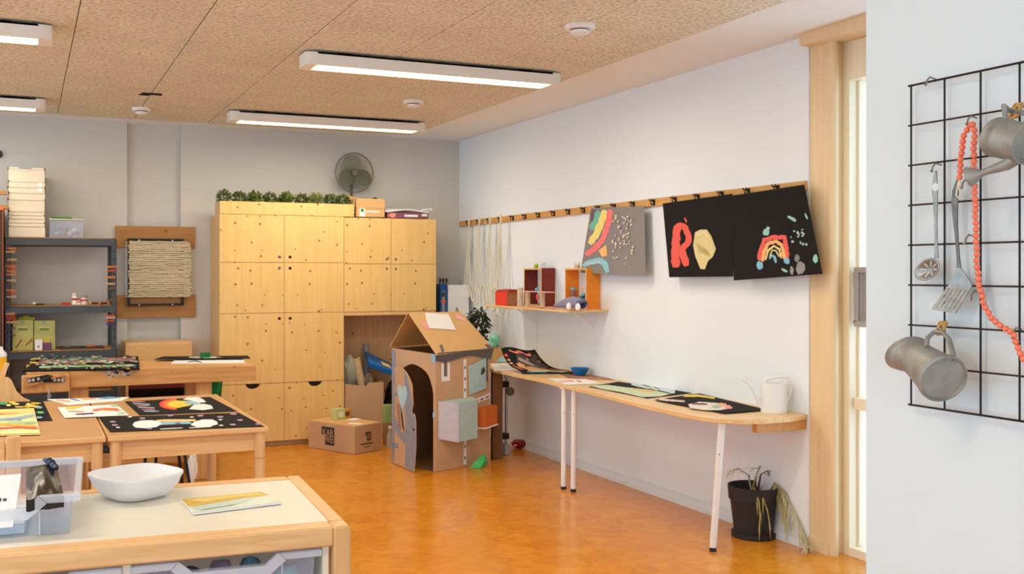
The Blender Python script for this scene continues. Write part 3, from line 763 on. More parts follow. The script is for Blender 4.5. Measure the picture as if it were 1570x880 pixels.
OR = frame_box('frame_box', 'open orange frame box at the right end of the wall shelf', 866, 899, 920, 411, 471, P((240, 140, 36)), m_beech)
def box3(pl, pm, pr, ytop, X0, z0):
    Yn = onX(pm, 460, X0).y; Yf = onX(pl, 460, X0).y; X1 = onY(pr, 460, Yn).x; zt = onX(pm, ytop, X0).z
    return X0, X1, Yn, Yf, z0, zt
t = thing('toy_house', 'small red toy house with brick pattern sides at the shelf end', 'toy')
X0, X1, Yn, Yf, z0, zt = box3(759, 777, 794, 446, 3.72, SZ + .0005)
MB().box(X0, X1, Yn, Yf, z0, zt - .01).build('body', P((226, 62, 40)), t, bev=.004)
MB().box(X0 + .004, X1, Yn - .001, Yn, z0 + .004, zt - .012).build('brick_face', P((166, 104, 66)), t)
for r in range(6):
    for k in range(4):
        w = (X1 - X0 - .02)/4; xx = X0 + .008 + k*w + (w*.4 if r % 2 else 0)
        MB().box(xx, min(xx + w*.8, X1 - .004), Yn - .002, Yn - .001, z0 + .008 + r*.014, z0 + .018 + r*.014).build('brick', P((188, 128, 84)), t)
MB().hexa([(X0, Yn, zt - .01), (X1, Yn, zt - .01), (X1, Yf, zt - .01), (X0, Yf, zt - .01)], [(X0 + .03, Yn, zt + .008), (X1, Yn, zt + .012), (X1, Yf, zt + .012), (X0 + .03, Yf, zt + .008)]).build('roof', P((168, 50, 40)), t)
place(t)
p = onX(796, 460, 3.76)
t = thing('card_tube', 'patterned upright card tube beside the red toy house', 'tube')
hh = onX(796, 441, 3.76).z - SZ
MB().lathe([(.026, 0), (.026, hh), (.022, hh), (.022, hh - .03)], (3.77, p.y, SZ + .0005), seg=18).build('tube', P((208, 190, 166)), t, smooth=True)
for k in range(7): MB().ball((3.77 - .0245*math.cos(k*.35 - .3), p.y - .0245*math.sin(k*.35 - .3) , SZ + .02 + .012*k), .009, 6, 4, (.35, .35, 1)).build('pattern_patch', P([(220, 150, 130), (126, 140, 160), (110, 100, 96)][k % 3]), t)
place(t)
t = thing('tube_table', 'little table of a pink strip on card tubes before the dark red box', 'craft work')
pa, pb = onX(802, 446, 3.73), onX(845, 448, 3.73); zt = pa.z
MB().hexa([(3.71, pa.y, zt - .006), (3.71, pb.y, zt - .006), (3.77, pb.y, zt - .006), (3.77, pa.y, zt - .006)], [(3.71, pa.y, zt), (3.71, pb.y, zt), (3.77, pb.y, zt), (3.77, pa.y, zt)]).build('strip', P((236, 190, 180)), t)
for x in (809, 832):
    y = onX(x, 455, 3.74).y; MB().lathe([(.021, 0), (.021, zt - .0065 - SZ - .001)], (3.74, y, SZ + .0005), seg=16).build('tube', P((196, 172, 140)), t, smooth=True)
y = onX(823, 442, 3.74).y
MB().lathe([(.008, 0), (.016, .012), (.014, .024), (.006, .03)], (3.74, y, zt), seg=12).build('blue_knob', P((110, 170, 196)), t, smooth=True)
MB().ball((3.72, onX(824, 455, 3.72).y, zt - .045), .016, 8, 6, (.6, 1, 1.6)).build('red_tag', P((210, 80, 80)), t)
place(t)
b = MB()
y0, y1 = onX(815, 466, 3.71).y, onX(850, 468, 3.71).y
b.grid(lambda u, v: (3.695 + .04*v, y0 + (y1 - y0)*u, SZ + .004 + .008*abs(math.sin(9*u + 2*v))), 12, 3, (0, 0, -.003))
solo(b, 'felt_strip', P((228, 168, 176)), 'crumpled pink felt strip lying along the shelf front', 'fabric')
t = thing('toy_car', 'lilac grey homemade toy car with white wheels in front of the orange box', 'toy')
ya, yb = onX(851, 462, 3.735).y, onX(892, 462, 3.735).y
def car(u, v):
    y = ya + (yb - ya)*u; a = 2*math.pi*v; h = (.016 + .03*math.sin(math.pi*min(u*.75, 1))**1.2); w = .022 + .02*u
    return (3.745 + w*math.cos(a), y, SZ + .012 + h + h*math.sin(a)*.95)
MB().grid(car, 14, 12).build('body', P((140, 136, 168)), t, smooth=True)
for x in (871, 885):
    p = onX(x, 465, 3.70); MB().lathe([(.026, 0), (.028, .006), (.024, .014)], (3.712, p.y, SZ + .029), (-1, 0, 0), seg=20).build('wheel', m_paper, t, smooth=True)
MB().cyl((3.70, onX(884, 465, 3.70).y, SZ + .06), (3.77, onX(884, 465, 3.70).y, SZ + .075), .012, .016, 12).build('cabin', P((110, 116, 150)), t)
place(t)
t = thing('jar', 'small brown jar with a blue lid inside the orange box', 'jar')
Xj = OR[0] + .05; yj = onX(879, 450, Xj).y; zj = onX(879, 459, Xj).z; zt = onX(879, 441, Xj).z
MB().lathe([(.022, 0), (.024, .01), (.024, zt - SZ - .03)], (Xj, yj, SZ + .014), seg=18).build('body', P((146, 96, 66), .3), t, smooth=True)
MB().lathe([(.026, 0), (.026, .012), (.022, .015)], (Xj, yj, SZ + .014 + zt - SZ - .03), seg=18).build('lid', P((120, 180, 206)), t, smooth=True)
place(t)
t = thing('tube_figure', 'little figure built of white and teal odds and ends beside the orange panel', 'craft work')
Xf = OR[0] + .02; yf = onX(893, 450, Xf).y; yf = max(yf, OR[1] + .045)
MB().ball((Xf, yf, SZ + .04), .026, 10, 8).build('belly', m_paper, t, smooth=True)
MB().lathe([(.02, 0), (.022, .02), (.02, .04)], (Xf, yf, SZ + .062), seg=14).build('chest', P((54, 96, 104)), t, smooth=True)
MB().lathe([(.026, 0), (.026, .016)], (Xf, yf, SZ + .102), seg=14).build('collar', P((130, 190, 208)), t)
MB().tube([(Xf, yf, SZ + .118), (Xf - .005, yf - .005, SZ + .15), (Xf - .01, yf + .01, SZ + .185)], .005, 6).tube([(Xf, yf, SZ + .118), (Xf, yf + .02, SZ + .15)], .004, 6).build('antenna', P((226, 190, 170)), t)
MB().box(Xf - .024, Xf + .024, yf - .024, yf + .024, SZ + .0135, SZ + .017).build('foot', P((150, 110, 70)), t)
place(t)
# on top of the frame boxes
Xt = MA[0] + .06
t = thing('green_ball', 'small lime green ball on the dark red box', 'ball')
p = onX(822, 404, Xt); MB().ball((Xt, p.y, MA[3] + .0205), .02, 14, 10).build('ball', P((196, 212, 40)), t, smooth=True); place(t)
t = thing('paper_cup', 'tiny white paper cup with grey marks on the dark red box', 'cup')
p = onX(833, 404, Xt)
MB().lathe([(.016, 0), (.022, .047), (.02, .047), (.015, .003)], (Xt, p.y, MA[3] + .0005), seg=18, cap1=False).build('cup', m_paper, t, smooth=True)
MB().ball((Xt - .017, p.y - .004, MA[3] + .025), .008, 6, 4, (.4, 1, 1)).build('grey_mark', P((150, 170, 180)), t); place(t)
t = thing('glass_jar', 'small glass with yellow filling on the orange box', 'jar')
Xt = OR[0] + .06; p = onX(885, 404, Xt)
MB().lathe([(.02, 0), (.023, .004), (.023, .052)], (Xt, p.y, OR[3] + .0005), seg=18, cap1=False).build('glass', m_jar, t, smooth=True)
MB().lathe([(.019, 0), (.02, .024)], (Xt, p.y, OR[3] + .003), seg=16).build('filling', P((226, 190, 50)), t, smooth=True); place(t)

# ------------------------------------------------------------------ long worktop
BZ = .755
t = thing('long_worktop', 'long narrow wooden worktop with a curved front along the side wall', 'worktop')
front = [(3.56, 8.45), (3.553, 7.34), (3.553, 6.6), (3.50, 5.80), (3.445, 5.10), (3.425, 4.75), (3.44, 4.55), (3.49, 4.41), (3.58, 4.33), (3.70, 4.295), (3.88, 4.30), (4.045, 4.352)]
MB().prism([(x, y, BZ - .028) for x, y in front] + [(4.045, 8.45, BZ - .028)], (0, 0, .028)).build('top', m_bench, t, bev=.003)
MB().box(3.70, 4.045, 4.36, 4.40, BZ - .085, BZ - .029).build('end_bracket', m_rail, t, bev=.002)
MB().box(4.005, 4.045, 4.40, 8.45, BZ - .07, BZ - .029).build('wall_batten', m_rail, t)
m_foot = M('rubber_foot', (40, 40, 42), .7)
for (bx_, by_), (tx_, ty_) in (((864, 750), (865, 600)), ((879, 754), (880.5, 604)), ((1093, 845), (1107, 651))):
    fb = onZ(bx_, by_, 0); top = onX(tx_, ty_, fb.x); top = V(fb.x, top.y, BZ - .028); top.y = min(top.y, fb.y + .02)
    lg = MB().cyl(fb + V(0, 0, .02), top, .0185, .0205, 16).build('leg', m_metalw, t, smooth=True)
    MB().cyl(fb + V(0, 0, .0005), fb + V(0, 0, .022), .0195, .0195, 16).build('foot_cap', m_foot, lg, smooth=True)
    MB().cyl(top - V(0, 0, .006), top + V(0, 0, 0), .036, .036, 18).build('leg_plate', m_metalw, lg, smooth=True)
    MB().lathe([(.004, 0), (.004, .021)], fb.lerp(top, .76), (-.7, -.7, 0), seg=8).build('adjuster_button', M('button_grey', (150, 148, 144), .5), lg)
place(t)
solo(MB().box(3.57, 3.66, 7.43, 7.455, .001, BZ - .03).box(3.57, 3.66, 7.455, 7.47, .001, BZ - .03), 'support_board', m_cardd, 'dark brown board standing upright under the worktop behind the cardboard house', 'board')

bp = lambda x, y: onZ(x, y, BZ + .0016)
bp2 = lambda x, y: onZ(x, y, BZ + .0075)
painting('paper_stack', 'loose white papers at the far end of the worktop', 'paper', [(752, 557), (788, 557), (797, 567), (758, 569)], bp, (0, 0, 1), [('r', (200, 196, 196), [(764, 561), (785, 561)], .5), ('r', (190, 190, 196), [(766, 564), (788, 564)], .5)], m_paper)
def fold(u, v):        # far edge of the sheet curls up against the box behind it
    a = onZ(768, 534, .93); b_ = onZ(820, 535, .95); c = onZ(884, 573, BZ + .006); d = onZ(801, 573, BZ + .006)
    q = a.lerp(b_, u).lerp(d.lerp(c, u), v)
    q.z = BZ + .004 + (q.z - BZ - .004)*(1 - .55*math.sin(math.pi*v)) + .012*math.sin(6*u)*(1-v)
    q.x = min(q.x, XW - .006)
    return q
t = thing('curled_painting', 'curled black painted sheet rising at the far end of the worktop', 'painting')
MB().grid(fold, 12, 12, (.0015, .0, -.0015)).build('paper', m_blackpaper, t, smooth=True)
def patch(u0, u1, v0, v1, col, k, jit=.02):
    up = V(-.0012, -.0012, .0022 + .0006*k); n = 8
    MB().grid(lambda u, v: fold(min(max(u0 + (u1-u0)*u + jit*math.sin(9*v + k), 0), 1), min(max(v0 + (v1-v0)*v + jit*math.sin(11*u + k), 0), 1)) + up, n, n).build('paint_patch', P(col), t, smooth=True)
patch(.16, .62, .35, .93, (206, 156, 104), 1); patch(.30, .95, .12, .55, (70, 58, 54), 2, .05); patch(.62, .97, .55, .95, (130, 84, 62), 3, .04)
for k in range(9): patch(.35 + .06*k, .42 + .06*k, .18 + .03*(k % 4), .28 + .04*(k % 4), (160, 140, 128), 4 + k*.2, .03)
for k in range(7): patch(.03 + .01*(k % 2), .10, .12 + .11*k, .17 + .11*k, [(236, 96, 80), (240, 150, 120), (226, 190, 180)][k % 3], 5, .01)
patch(.2, .8, .06, .1, (232, 130, 110), 5, .02); patch(.1, .45, .93, .99, (30, 110, 120), 5, .01); patch(.2, .9, .9, .94, (190, 200, 190), 6, .01)
place(t)
painting('brown_sheet', 'flat reddish brown painted sheet beside the blue bowl', 'painting', [(845, 567), (905, 571), (944, 583), (872, 580)], bp, (0, 0, 1),
         [('r', (150, 92, 66), [(860, 571), (900, 577)], 2.2), ('r', (188, 140, 104), [(875, 577), (925, 581)], 1.2), ('r', (120, 150, 150), [(850, 569), (872, 575)], 1)], m_brownpaper)
painting('striped_note', 'narrow white paper with pale red marks near the worktop legs', 'paper', [(838, 580), (898, 581), (925, 588), (868, 590)], lambda x, y: onZ(x, y, BZ + .0036), (0, 0, 1),
         [('r', (236, 150, 130), [(866, 583), (880, 585)], 1), ('r', (230, 120, 110), [(884, 583), (892, 586)], 1), ('r', (226, 170, 140), [(856, 584), (870, 586)], .8)], m_paper)
sage = (204, 216, 184)
painting('pastel_painting', 'black sheet with sage green and pale blue paint in the middle of the worktop', 'painting', [(948, 585), (1068, 602), (992, 611), (902, 593)], bp, (0, 0, 1),
         [('p', sage, [(906, 592), (930, 590), (960, 594), (1000, 598), (1028, 604), (1012, 608), (985, 609), (950, 601), (920, 596)]),
          ('r', (224, 196, 120), [(970, 596), (1000, 601)], 1.6), ('b', (226, 190, 110), (996, 600), 8, 2), ('r', (206, 222, 224), [(968, 588), (990, 592), (1035, 601)], 3.2), ('r', (236, 236, 232), [(980, 588), (1010, 594)], 1.4),
          ('r', (40, 40, 40), [(985, 590), (998, 594)], .7), ('r', (40, 40, 40), [(1002, 593), (1012, 598)], .7)], m_blackpaper, 'painted sheets on the worktop')
painting('pastel_painting', 'black sheet with a white and pink shape nearest the white watering can', 'painting', [(1072, 603), (1176, 628), (1112, 633.5), (1003, 613)], bp2, (0, 0, 1),
         [('p', (232, 222, 216), [(1055, 620), (1072, 616), (1100, 618), (1120, 622), (1122, 626), (1104, 629), (1080, 629), (1058, 626)]), ('r', (110, 60, 60), [(1060, 619), (1085, 620)], 1.4),
          ('b', (240, 180, 130), (1106, 621), 9, 3), ('b', (238, 150, 150), (1117, 625), 6, 2.5), ('b', (160, 200, 190), (1098, 624), 7, 2.6), ('r', (236, 206, 60), [(1048, 608), (1070, 607), (1096, 611)], 1.6),
          ('r', (240, 226, 110), [(1062, 606), (1084, 608)], 1), ('r', (220, 200, 190), [(1010, 613), (1050, 616)], 1.6)], m_blackpaper, 'painted sheets on the worktop')
# bowl
p = onZ(889, 576, BZ)
t = thing('blue_bowl', 'small bright blue bowl on the worktop', 'bowl')
MB().lathe([(.035, .0), (.05, .015), (.073, .055), (.075, .057), (.07, .055), (.047, .018), (.02, .006)], (p.x, p.y, BZ + .0036), seg=28).build('bowl', P((22, 118, 190), .35), t, smooth=True)
place(t)
# white watering can
t = thing('watering_can', 'plain white watering can with a thin spout on the worktop end', 'watering can')
p = onZ(1196, 634, BZ); c = V(p.x, p.y + .05, BZ + .0005); R = .073; hh = .168
MB().lathe([(R*.98, 0), (R, .006), (R*.97, hh), (R*.90, hh), (R*.90, hh - .02), (.02, hh - .025)], c, seg=30).build('body', m_white, t, smooth=True)
rt = V(C_, -S_, 0)
s0 = c - rt*(R*.95) + V(0, 0, .03)
MB().tube([s0, s0 - rt*.03 + V(0, 0, .06), s0 - rt*.06 + V(0, 0, .12), s0 - rt*.085 + V(0, 0, .145), s0 - rt*.118 + V(0, 0, .156)], [.014, .010, .0075, .007, .0065], 10).build('spout', m_white, t, smooth=True)
h0 = c - rt*(R*.75) + V(0, 0, hh - .002)
MB().tube([h0, h0 + V(0, 0, .024) + rt*.01, c + V(0, 0, hh + .034) + rt*.03, c + V(0, 0, hh + .03) + rt*.075, c + rt*.098 + V(0, 0, hh - .012), c + rt*.09 + V(0, 0, hh*.6), c + rt*.068 + V(0, 0, hh*.38)], .0095, 10).build('handle', m_white, t, smooth=True)
place(t)
# far end of the worktop: plant, bag, box
t = thing('ivy_plant', 'dark green ivy in a brown pot in the corner below the cords', 'plant')
pc = V(3.80, 8.22, BZ + .0005)
MB().lathe([(.065, 0), (.085, .13), (.08, .13), (.075, .11)], pc, seg=22).build('pot', m_cardd, t, smooth=True)
b = MB()
for k in range(420):
    d = Vector((random.gauss(0, 1), random.gauss(0, 1), random.gauss(0, 1))).normalized()*random.uniform(.5, 1)
    q = pc + V(0, 0, .30) + Vector((d.x*.12, d.y*.15, d.z*.185)); q.x = min(q.x, 3.97)
    e = Vector((d.x - .3, d.y - .3, random.uniform(-1, .2))).normalized()*.042
    b.blade([q - e*.4, q + e*.1, q + e*.6], .013, up=Vector((random.random() - .5, random.random() - .5, random.random())))
f = b.build('foliage', M('ivy_leaf', (44, 62, 40), .5, var=.35, scale=30), t); f['kind'] = 'stuff'
b = MB()
for k in range(6): b.tube([pc + V(0, 0, .10), pc + V(random.uniform(-.06, .06), random.uniform(-.06, .06), .26), pc + V(random.uniform(-.09, .09), random.uniform(-.1, .1), .42)], .004, 5)
b.build('stem', M('stem_dark', (70, 60, 40), .8), t)
place(t)
def crumple(c, r, sc, seed, amp=.35, n=3):
    bm = bmesh.new(); bmesh.ops.create_icosphere(bm, subdivisions=n, radius=1)
    for v in bm.verts:
        q = noise.noise(v.co*2.1 + Vector((seed, seed*.7, 0)))*amp + noise.noise(v.co*5 + Vector((seed, 0, seed)))*amp*.45
        v.co = v.co*(1 + q)
    zmin = min(v.co.z for v in bm.verts)
    b = MB(); b.add([V(c[0] + v.co.x*r*sc[0], c[1] + v.co.y*r*sc[1], c[2] + (v.co.z - zmin)*r*sc[2]) for v in bm.verts], [tuple(v.index for v in f.verts) for f in bm.faces]); bm.free()
    return b
q = onX(765, 523, 3.82)
solo(crumple((3.85, 7.98, BZ + .13), .07, (.7, .8, .85), 3.2), 'plastic_bag', P((130, 206, 176), .35), 'crumpled mint green plastic bag on a cardboard box in the corner', 'bag')
t = thing('cardboard_box', 'small open cardboard box on the far end of the worktop below the green bag', 'box')
MB().box(3.76, 3.94, 7.90, 8.06, BZ + .0005, BZ + .125).build('body', m_card2, t, bev=.002)
MB().hexa([(3.755, 7.89, BZ + .12), (3.76, 7.89, BZ + .12), (3.76, 8.05, BZ + .12), (3.755, 8.05, BZ + .12)], [(3.69, 7.88, BZ + .06), (3.695, 7.88, BZ + .06), (3.695, 8.03, BZ + .05), (3.69, 8.03, BZ + .05)]).build('flap', m_card2, t)
place(t)
p = onZ(768, 556, BZ + .003)
solo(MB().prism([p + V(-.05, .03, 0), p + V(.06, 0, .004), p + V(.0, .05, .10)], (.002, .003, .001)), 'paper_triangle', P((176, 218, 226)), 'pale blue folded paper triangle standing on the papers', 'paper')

# ------------------------------------------------------------------ under the worktop
t = thing('folded_trolley', 'folded metal trolley with black clamps standing under the far end of the worktop', 'trolley')
m_alu = M('aluminium_tube', (170, 172, 176), .3, .8)
p0 = onZ(771, 680, 0); bx_, by_ = 3.70, 7.60
for k, (dx, dy) in enumerate([(0, 0), (.035, .03), (.075, .0)]): MB().cyl((bx_ + dx, by_ + dy, .06), (bx_ + dx + .005, by_ + dy, .66), .0115, .0115, 12).build('tube', m_alu, t, smooth=True)
for z in (.60, .16): MB().box(bx_ - .025, bx_ + .10, by_ - .02, by_ + .05, z - .025, z + .025).build('clamp', m_black, t, bev=.006)
MB().lathe([(.035, 0), (.038, .01), (.035, .025)], (bx_ + .10, by_ - .02, .54), (0, -1, 0), seg=18).build('wheel', M('wheel_grey', (120, 112, 100), .6), t, smooth=True)
MB().box(bx_ + .045, bx_ + .115, by_ - .03, by_ - .015, .66, .705).build('plate', m_alu, t)
MB().box(bx_ - .02, bx_ + .04, by_ - .03, by_ + .05, .0008, .12).build('foot_block', P((140, 150, 168)), t, bev=.006)
MB().box(bx_ + .05, bx_ + .10, by_ - .03, by_ + .04, .0008, .09).build('foot_block', P((176, 178, 184)), t, bev=.006)
place(t)
p = onZ(800, 688, 0)
t = thing('foil_bag', 'crumpled red and silver foil bag on the floor against the skirting', 'bag')
crumple((p.x, p.y + .03, .001), .07, (1.1, 1.3, .5), 8.1, .3).build('bag', M('red_foil', (150, 40, 50), .25, .5, var=.35, scale=30), t)
crumple((p.x + .06, p.y - .05, .001), .035, (1.2, 1, .5), 2.1, .3).build('silver_end', M('silver_foil', (190, 180, 184), .2, .8, var=.2, scale=40), t)
place(t)

# ------------------------------------------------------------------ pot with the dry plant
p = onZ(1155, 822, 0); pc = V(p.x, p.y, .0005)
t = thing('plant_pot', 'dark grey plastic pot with a dry drooping plant beside the window post', 'plant')
m_pot = M('pot_anthracite', (44, 42, 43), .55, var=.05)
MB().lathe([(.118, 0), (.125, .004), (.127, .03), (.118, .03)], pc, seg=36).build('saucer', m_pot, t, smooth=True)
k = .30
MB().lathe([(.108, .008), (.118, .10), (.132, k*.72), (.133, k*.73), (.141, k*.735), (.147, k), (.139, k), (.131, k*.74), (.125, k*.70)], pc, seg=40, cap1=False).build('pot', m_pot, t, smooth=True)
MB().lathe([(.126, k*.70), (.05, k*.73), (.01, k*.735)], pc, seg=30).build('soil', M('dry_soil', (74, 60, 50), .95, var=.3, scale=60), t)
m_dry = M('dry_leaf', (176, 160, 96), .7, var=.2, scale=40); m_dry2 = M('pale_dry_leaf', (190, 182, 140), .7, var=.2, scale=40); m_brn = M('brown_stem', (92, 60, 52), .8)
rt = V(C_, -S_, 0); fw = V(S_, C_, 0)
for k2 in range(7):
    a = random.uniform(0, 6.28); r = random.uniform(.0, .07); q = pc + V(r*math.cos(a), r*math.sin(a), .21)
    MB().blade([q, q + V(.02*math.cos(a), .02*math.sin(a), .06), q + V(.045*math.cos(a), .045*math.sin(a), .10 + .02*(k2 % 3))], .007).build('dry_shoot', m_brn, t)
wy = V(-.10, -1.0, 0)
def frond(pts, n, L, mat, droop, rt=rt, fw=fw):
    pts = [pc + rt*a + fw*c + V(0, 0, z) for a, c, z in pts]
    MB().tube(pts, [.004]*(len(pts)-1) + [.0015], 5).build('frond_stem', mat, t)
    for j in range(n):
        s = (.25 + .75*j/n)*(len(pts)-1); i = min(int(s), len(pts)-2); q = pts[i].lerp(pts[i+1], s - i); d = (pts[i+1]-pts[i]).normalized()
        sd = d.cross(V(0, 0, 1)).normalized()*(1 if j % 2 else -1)
        e = (d*.75 + sd*random.uniform(.2, .6) + V(0, 0, -droop)).normalized(); l = L*random.uniform(.7, 1.1)
        pp = [q, q + e*l*.5, q + e*l + V(0, 0, -.02)]
        for w in pp: w.z = max(w.z, .006)
        MB().blade(pp, .0045).build('leaflet', mat, t)
frond([(.03, -.06, .20), (.09, -.09, .32), (.16, -.10, .29), (.25, -.11, .18), (.33, -.11, .08), (.40, -.08, .03)], 34, .14, m_dry2, .35, wy, V(-1, 0, 0))
frond([(.03, -.05, .20), (.10, -.08, .33), (.17, -.09, .24), (.21, -.09, .12)], 18, .12, m_dry, .6, wy, V(-1, 0, 0))
frond([(-.02, -.06, .20), (-.03, -.11, .31), (-.015, -.155, .24), (-.01, -.16, .14), (-.02, -.16, .07)], 5, .10, m_dry, .8)
frond([(-.03, -.06, .20), (.0, -.13, .30), (.03, -.16, .19), (.05, -.165, .08)], 4, .09, m_dry, .8)
frond([(.0, .0, .20), (-.03, .0, .36), (-.09, -.01, .40), (-.15, -.02, .385)], 9, .09, m_dry2, .15)
frond([(-.02, .02, .20), (.01, .0, .34), (.03, -.01, .40), (-.02, -.02, .405)], 6, .10, m_dry, .1)
frond([(.03, .02, .20), (.05, .02, .36), (.09, .02, .38), (.12, .02, .31)], 6, .07, m_brn, .2)
place(t)
# ------------------------------------------------------------------ cardboard house
FH = V(2.94, 7.143, 0); A20 = math.radians(20)
u2 = V(math.cos(A20), math.sin(A20), 0)              # along the window side
u1 = V(-math.sin(A20), math.cos(A20), 0)             # along the door side, away from the near corner
W2, W1, EH, RH = .60, .525, .915, 1.225
t = thing('cardboard_house', 'large cardboard playhouse with pitched roof, duct tape and an arched doorway', 'playhouse')
LH = FH + u1*W1
def hp(a, c, z): return FH + u1*a + u2*c + V(0, 0, z)
th = .006
# door side with arched opening (built as a wall polygon with the opening cut out from below)
d0, d1 = .03, W1 - .03
archz = .60; arcr = (d1 - d0)/2; dc = (d0 + d1)/2
poly = [hp(0, 0, .002), hp(0, 0, EH), hp(W1, 0, EH + .02), hp(W1, 0, .002), hp(d1, 0, .002)]
for k in range(19):
    a = math.pi*k/18
    j = 1 + .012*math.sin(k*5)
    poly.append(hp(dc + arcr*math.cos(a)*j, 0, archz + .22*math.sin(a)*j))
poly.append(hp(d0, 0, .002))
MB().prism(poly, u2*th).build('door_wall', m_card, t)
MB().prism([hp(0, th, .002), hp(0, W2, .002), hp(0, W2, EH + .01), hp(0, th, EH)], u1*th).build('window_wall', m_card, t)
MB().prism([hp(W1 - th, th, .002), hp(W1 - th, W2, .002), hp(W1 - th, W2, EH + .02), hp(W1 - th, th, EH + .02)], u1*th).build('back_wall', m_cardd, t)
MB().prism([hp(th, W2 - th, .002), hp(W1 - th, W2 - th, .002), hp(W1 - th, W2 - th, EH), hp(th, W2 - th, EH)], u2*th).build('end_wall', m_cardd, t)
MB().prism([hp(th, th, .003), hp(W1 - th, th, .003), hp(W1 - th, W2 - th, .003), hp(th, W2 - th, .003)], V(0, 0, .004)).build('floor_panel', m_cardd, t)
# roof
ta = .60*W1
r0, r1 = hp(ta, -.01, RH), hp(ta, W2 - .035, RH - .005)
e0, e1 = hp(-.03, -.02, EH - .005), hp(-.025, W2 + .01, EH + .015)
l0, l1 = hp(W1 + .015, -.01, EH + .03), hp(W1 + .015, W2 - .02, EH + .03)
nr = (e1 - e0).cross(r0 - e0).normalized(); nr = nr if nr.z > 0 else -nr
nl = (l1 - l0).cross(r0 - l0).normalized(); nl = nl if nl.z > 0 else -nl
roofR = MB().prism([e0, e1, r1, r0], nr*.006).build('roof_panel', m_card2, t)
roofL = MB().prism([l0, l1, r1, r0], nl*.006).build('roof_panel', m_card2, t)
def rf(u, v): return e0.lerp(e1, u).lerp(r0.lerp(r1, u), v) + nr*.0068     # u along the eave, v up the slope
def rpatch(pts, m, nm, par, k=0): MB().prism([rf(*q) + nr*(.0006*k) for q in pts], nr*.001).build(nm, m, par)
rpatch([(.16, .62), (.62, .52), (.72, .93), (.30, .99)], m_paper, 'white_paper', roofR)
rpatch([(.07, .72), (.14, .55), (.20, .66), (.15, .78)], P((240, 160, 150)), 'pink_paper', roofR)
rpatch([(.80, .82), (.97, .70), (.94, .86), (.84, .93)], P((246, 176, 176)), 'pink_paper', roofR)
rpatch([(.10, .02), (.16, .06), (.20, .22), (.15, .2)], m_taped, 'tape_strip', roofR)
rpatch([(.90, .0), (.99, .0), (.98, .10), (.91, .12)], m_taped, 'tape_strip', roofR)
# eave tape: a wavy dark band folded over the eave
def eave(u, v):
    q = hp(-.034 + .028*v, -.01 + (W2 + .02)*u, EH + .014 + .006*u - (.055 + .018*math.sin(7*u + .4) + .02*u)*v)
    return q
MB().grid(eave, 20, 4, -u1*.0015).build('eave_tape', m_taped, t, smooth=True)
# things stuck to the window side (local: c along, z up)
def wp(c, z, out=.001): return hp(-out, c, z)
def sticker(pts, m, nm, out=.0012, d=.0012): MB().prism([wp(c, z, out) for c, z in pts], -u1*d).build(nm, m, t)
def rect(c0, c1, z0, z1): return [(c0, z0), (c1, z0), (c1, z1), (c0, z1)]
sticker(rect(.06, .085, .71, .84), m_paper, 'white_tape'); sticker(rect(.125, .15, .73, .84), m_paper, 'white_tape'); sticker(rect(.06, .15, .70, .735), m_paper, 'white_tape', .0014)
sticker(rect(.085, .115, .74, .86), m_taped, 'tape_strip', .002)
sticker(rect(.545, .575, .66, .87), m_taped, 'tape_strip', .002)
sticker(rect(.30, .332, .02, .86), m_paper, 'packing_tape')
for k in range(9): sticker(rect(.308, .324, .06 + .09*k, .085 + .09*k), P((120, 116, 124)), 'tape_print', .0026, .0004)
sticker([(.40, .485), (.597, .525), (.597, .565), (.40, .525)], m_paper, 'packing_tape')
for k in range(3): sticker([(.43 + .06*k, .498 + .0135*k), (.465 + .06*k, .506 + .0135*k), (.465 + .06*k, .522 + .0135*k), (.43 + .06*k, .514 + .0135*k)], P((120, 116, 124)), 'tape_print', .0026, .0004)
blue = P((172, 206, 208)); lil = P((200, 200, 216))
MB().prism([wp(.36, .57, .004), wp(.545, .61, .012), wp(.535, .86, .02), wp(.35, .80, .006)], -u1*.0015).build('blue_paper', blue, t)
MB().prism([wp(.475, .725, .022), wp(.51, .735, .022), wp(.525, .76, .022), wp(.505, .79, .022), wp(.485, .765, .022)], -u1*.0008).build('dark_print', P((60, 56, 58)), t)
# paper letter box: a folded box standing out from the wall
MB().hexa([wp(.035, .26, .0), wp(.40, .26, 0), wp(.375, .235, .085), wp(.165, .225, .085)], [wp(.035, .545, 0), wp(.40, .555, 0), wp(.375, .535, .085), wp(.165, .535, .085)]).build('paper_box', [P((180, 206, 206))], t)
MB().prism([wp(.03, .255, .0015), wp(.163, .222, .0865), wp(.163, .537, .0865), wp(.03, .547, .0015)], u2*-.001).build('paper_box_side', lil, t)
MB().hexa([wp(.42, .305, 0), wp(.625, .32, 0), wp(.61, .325, .075), wp(.475, .305, .075)], [wp(.42, .455, 0), wp(.625, .47, 0), wp(.61, .47, .075), wp(.475, .455, .075)]).build('orange_box', P((204, 104, 36)), t)
MB().hexa([wp(.415, .295, 0), wp(.63, .31, 0), wp(.615, .314, .082), wp(.47, .294, .082)], [wp(.415, .303, 0), wp(.63, .318, 0), wp(.615, .322, .082), wp(.47, .302, .082)]).build('orange_box_shelf', m_paper, t)
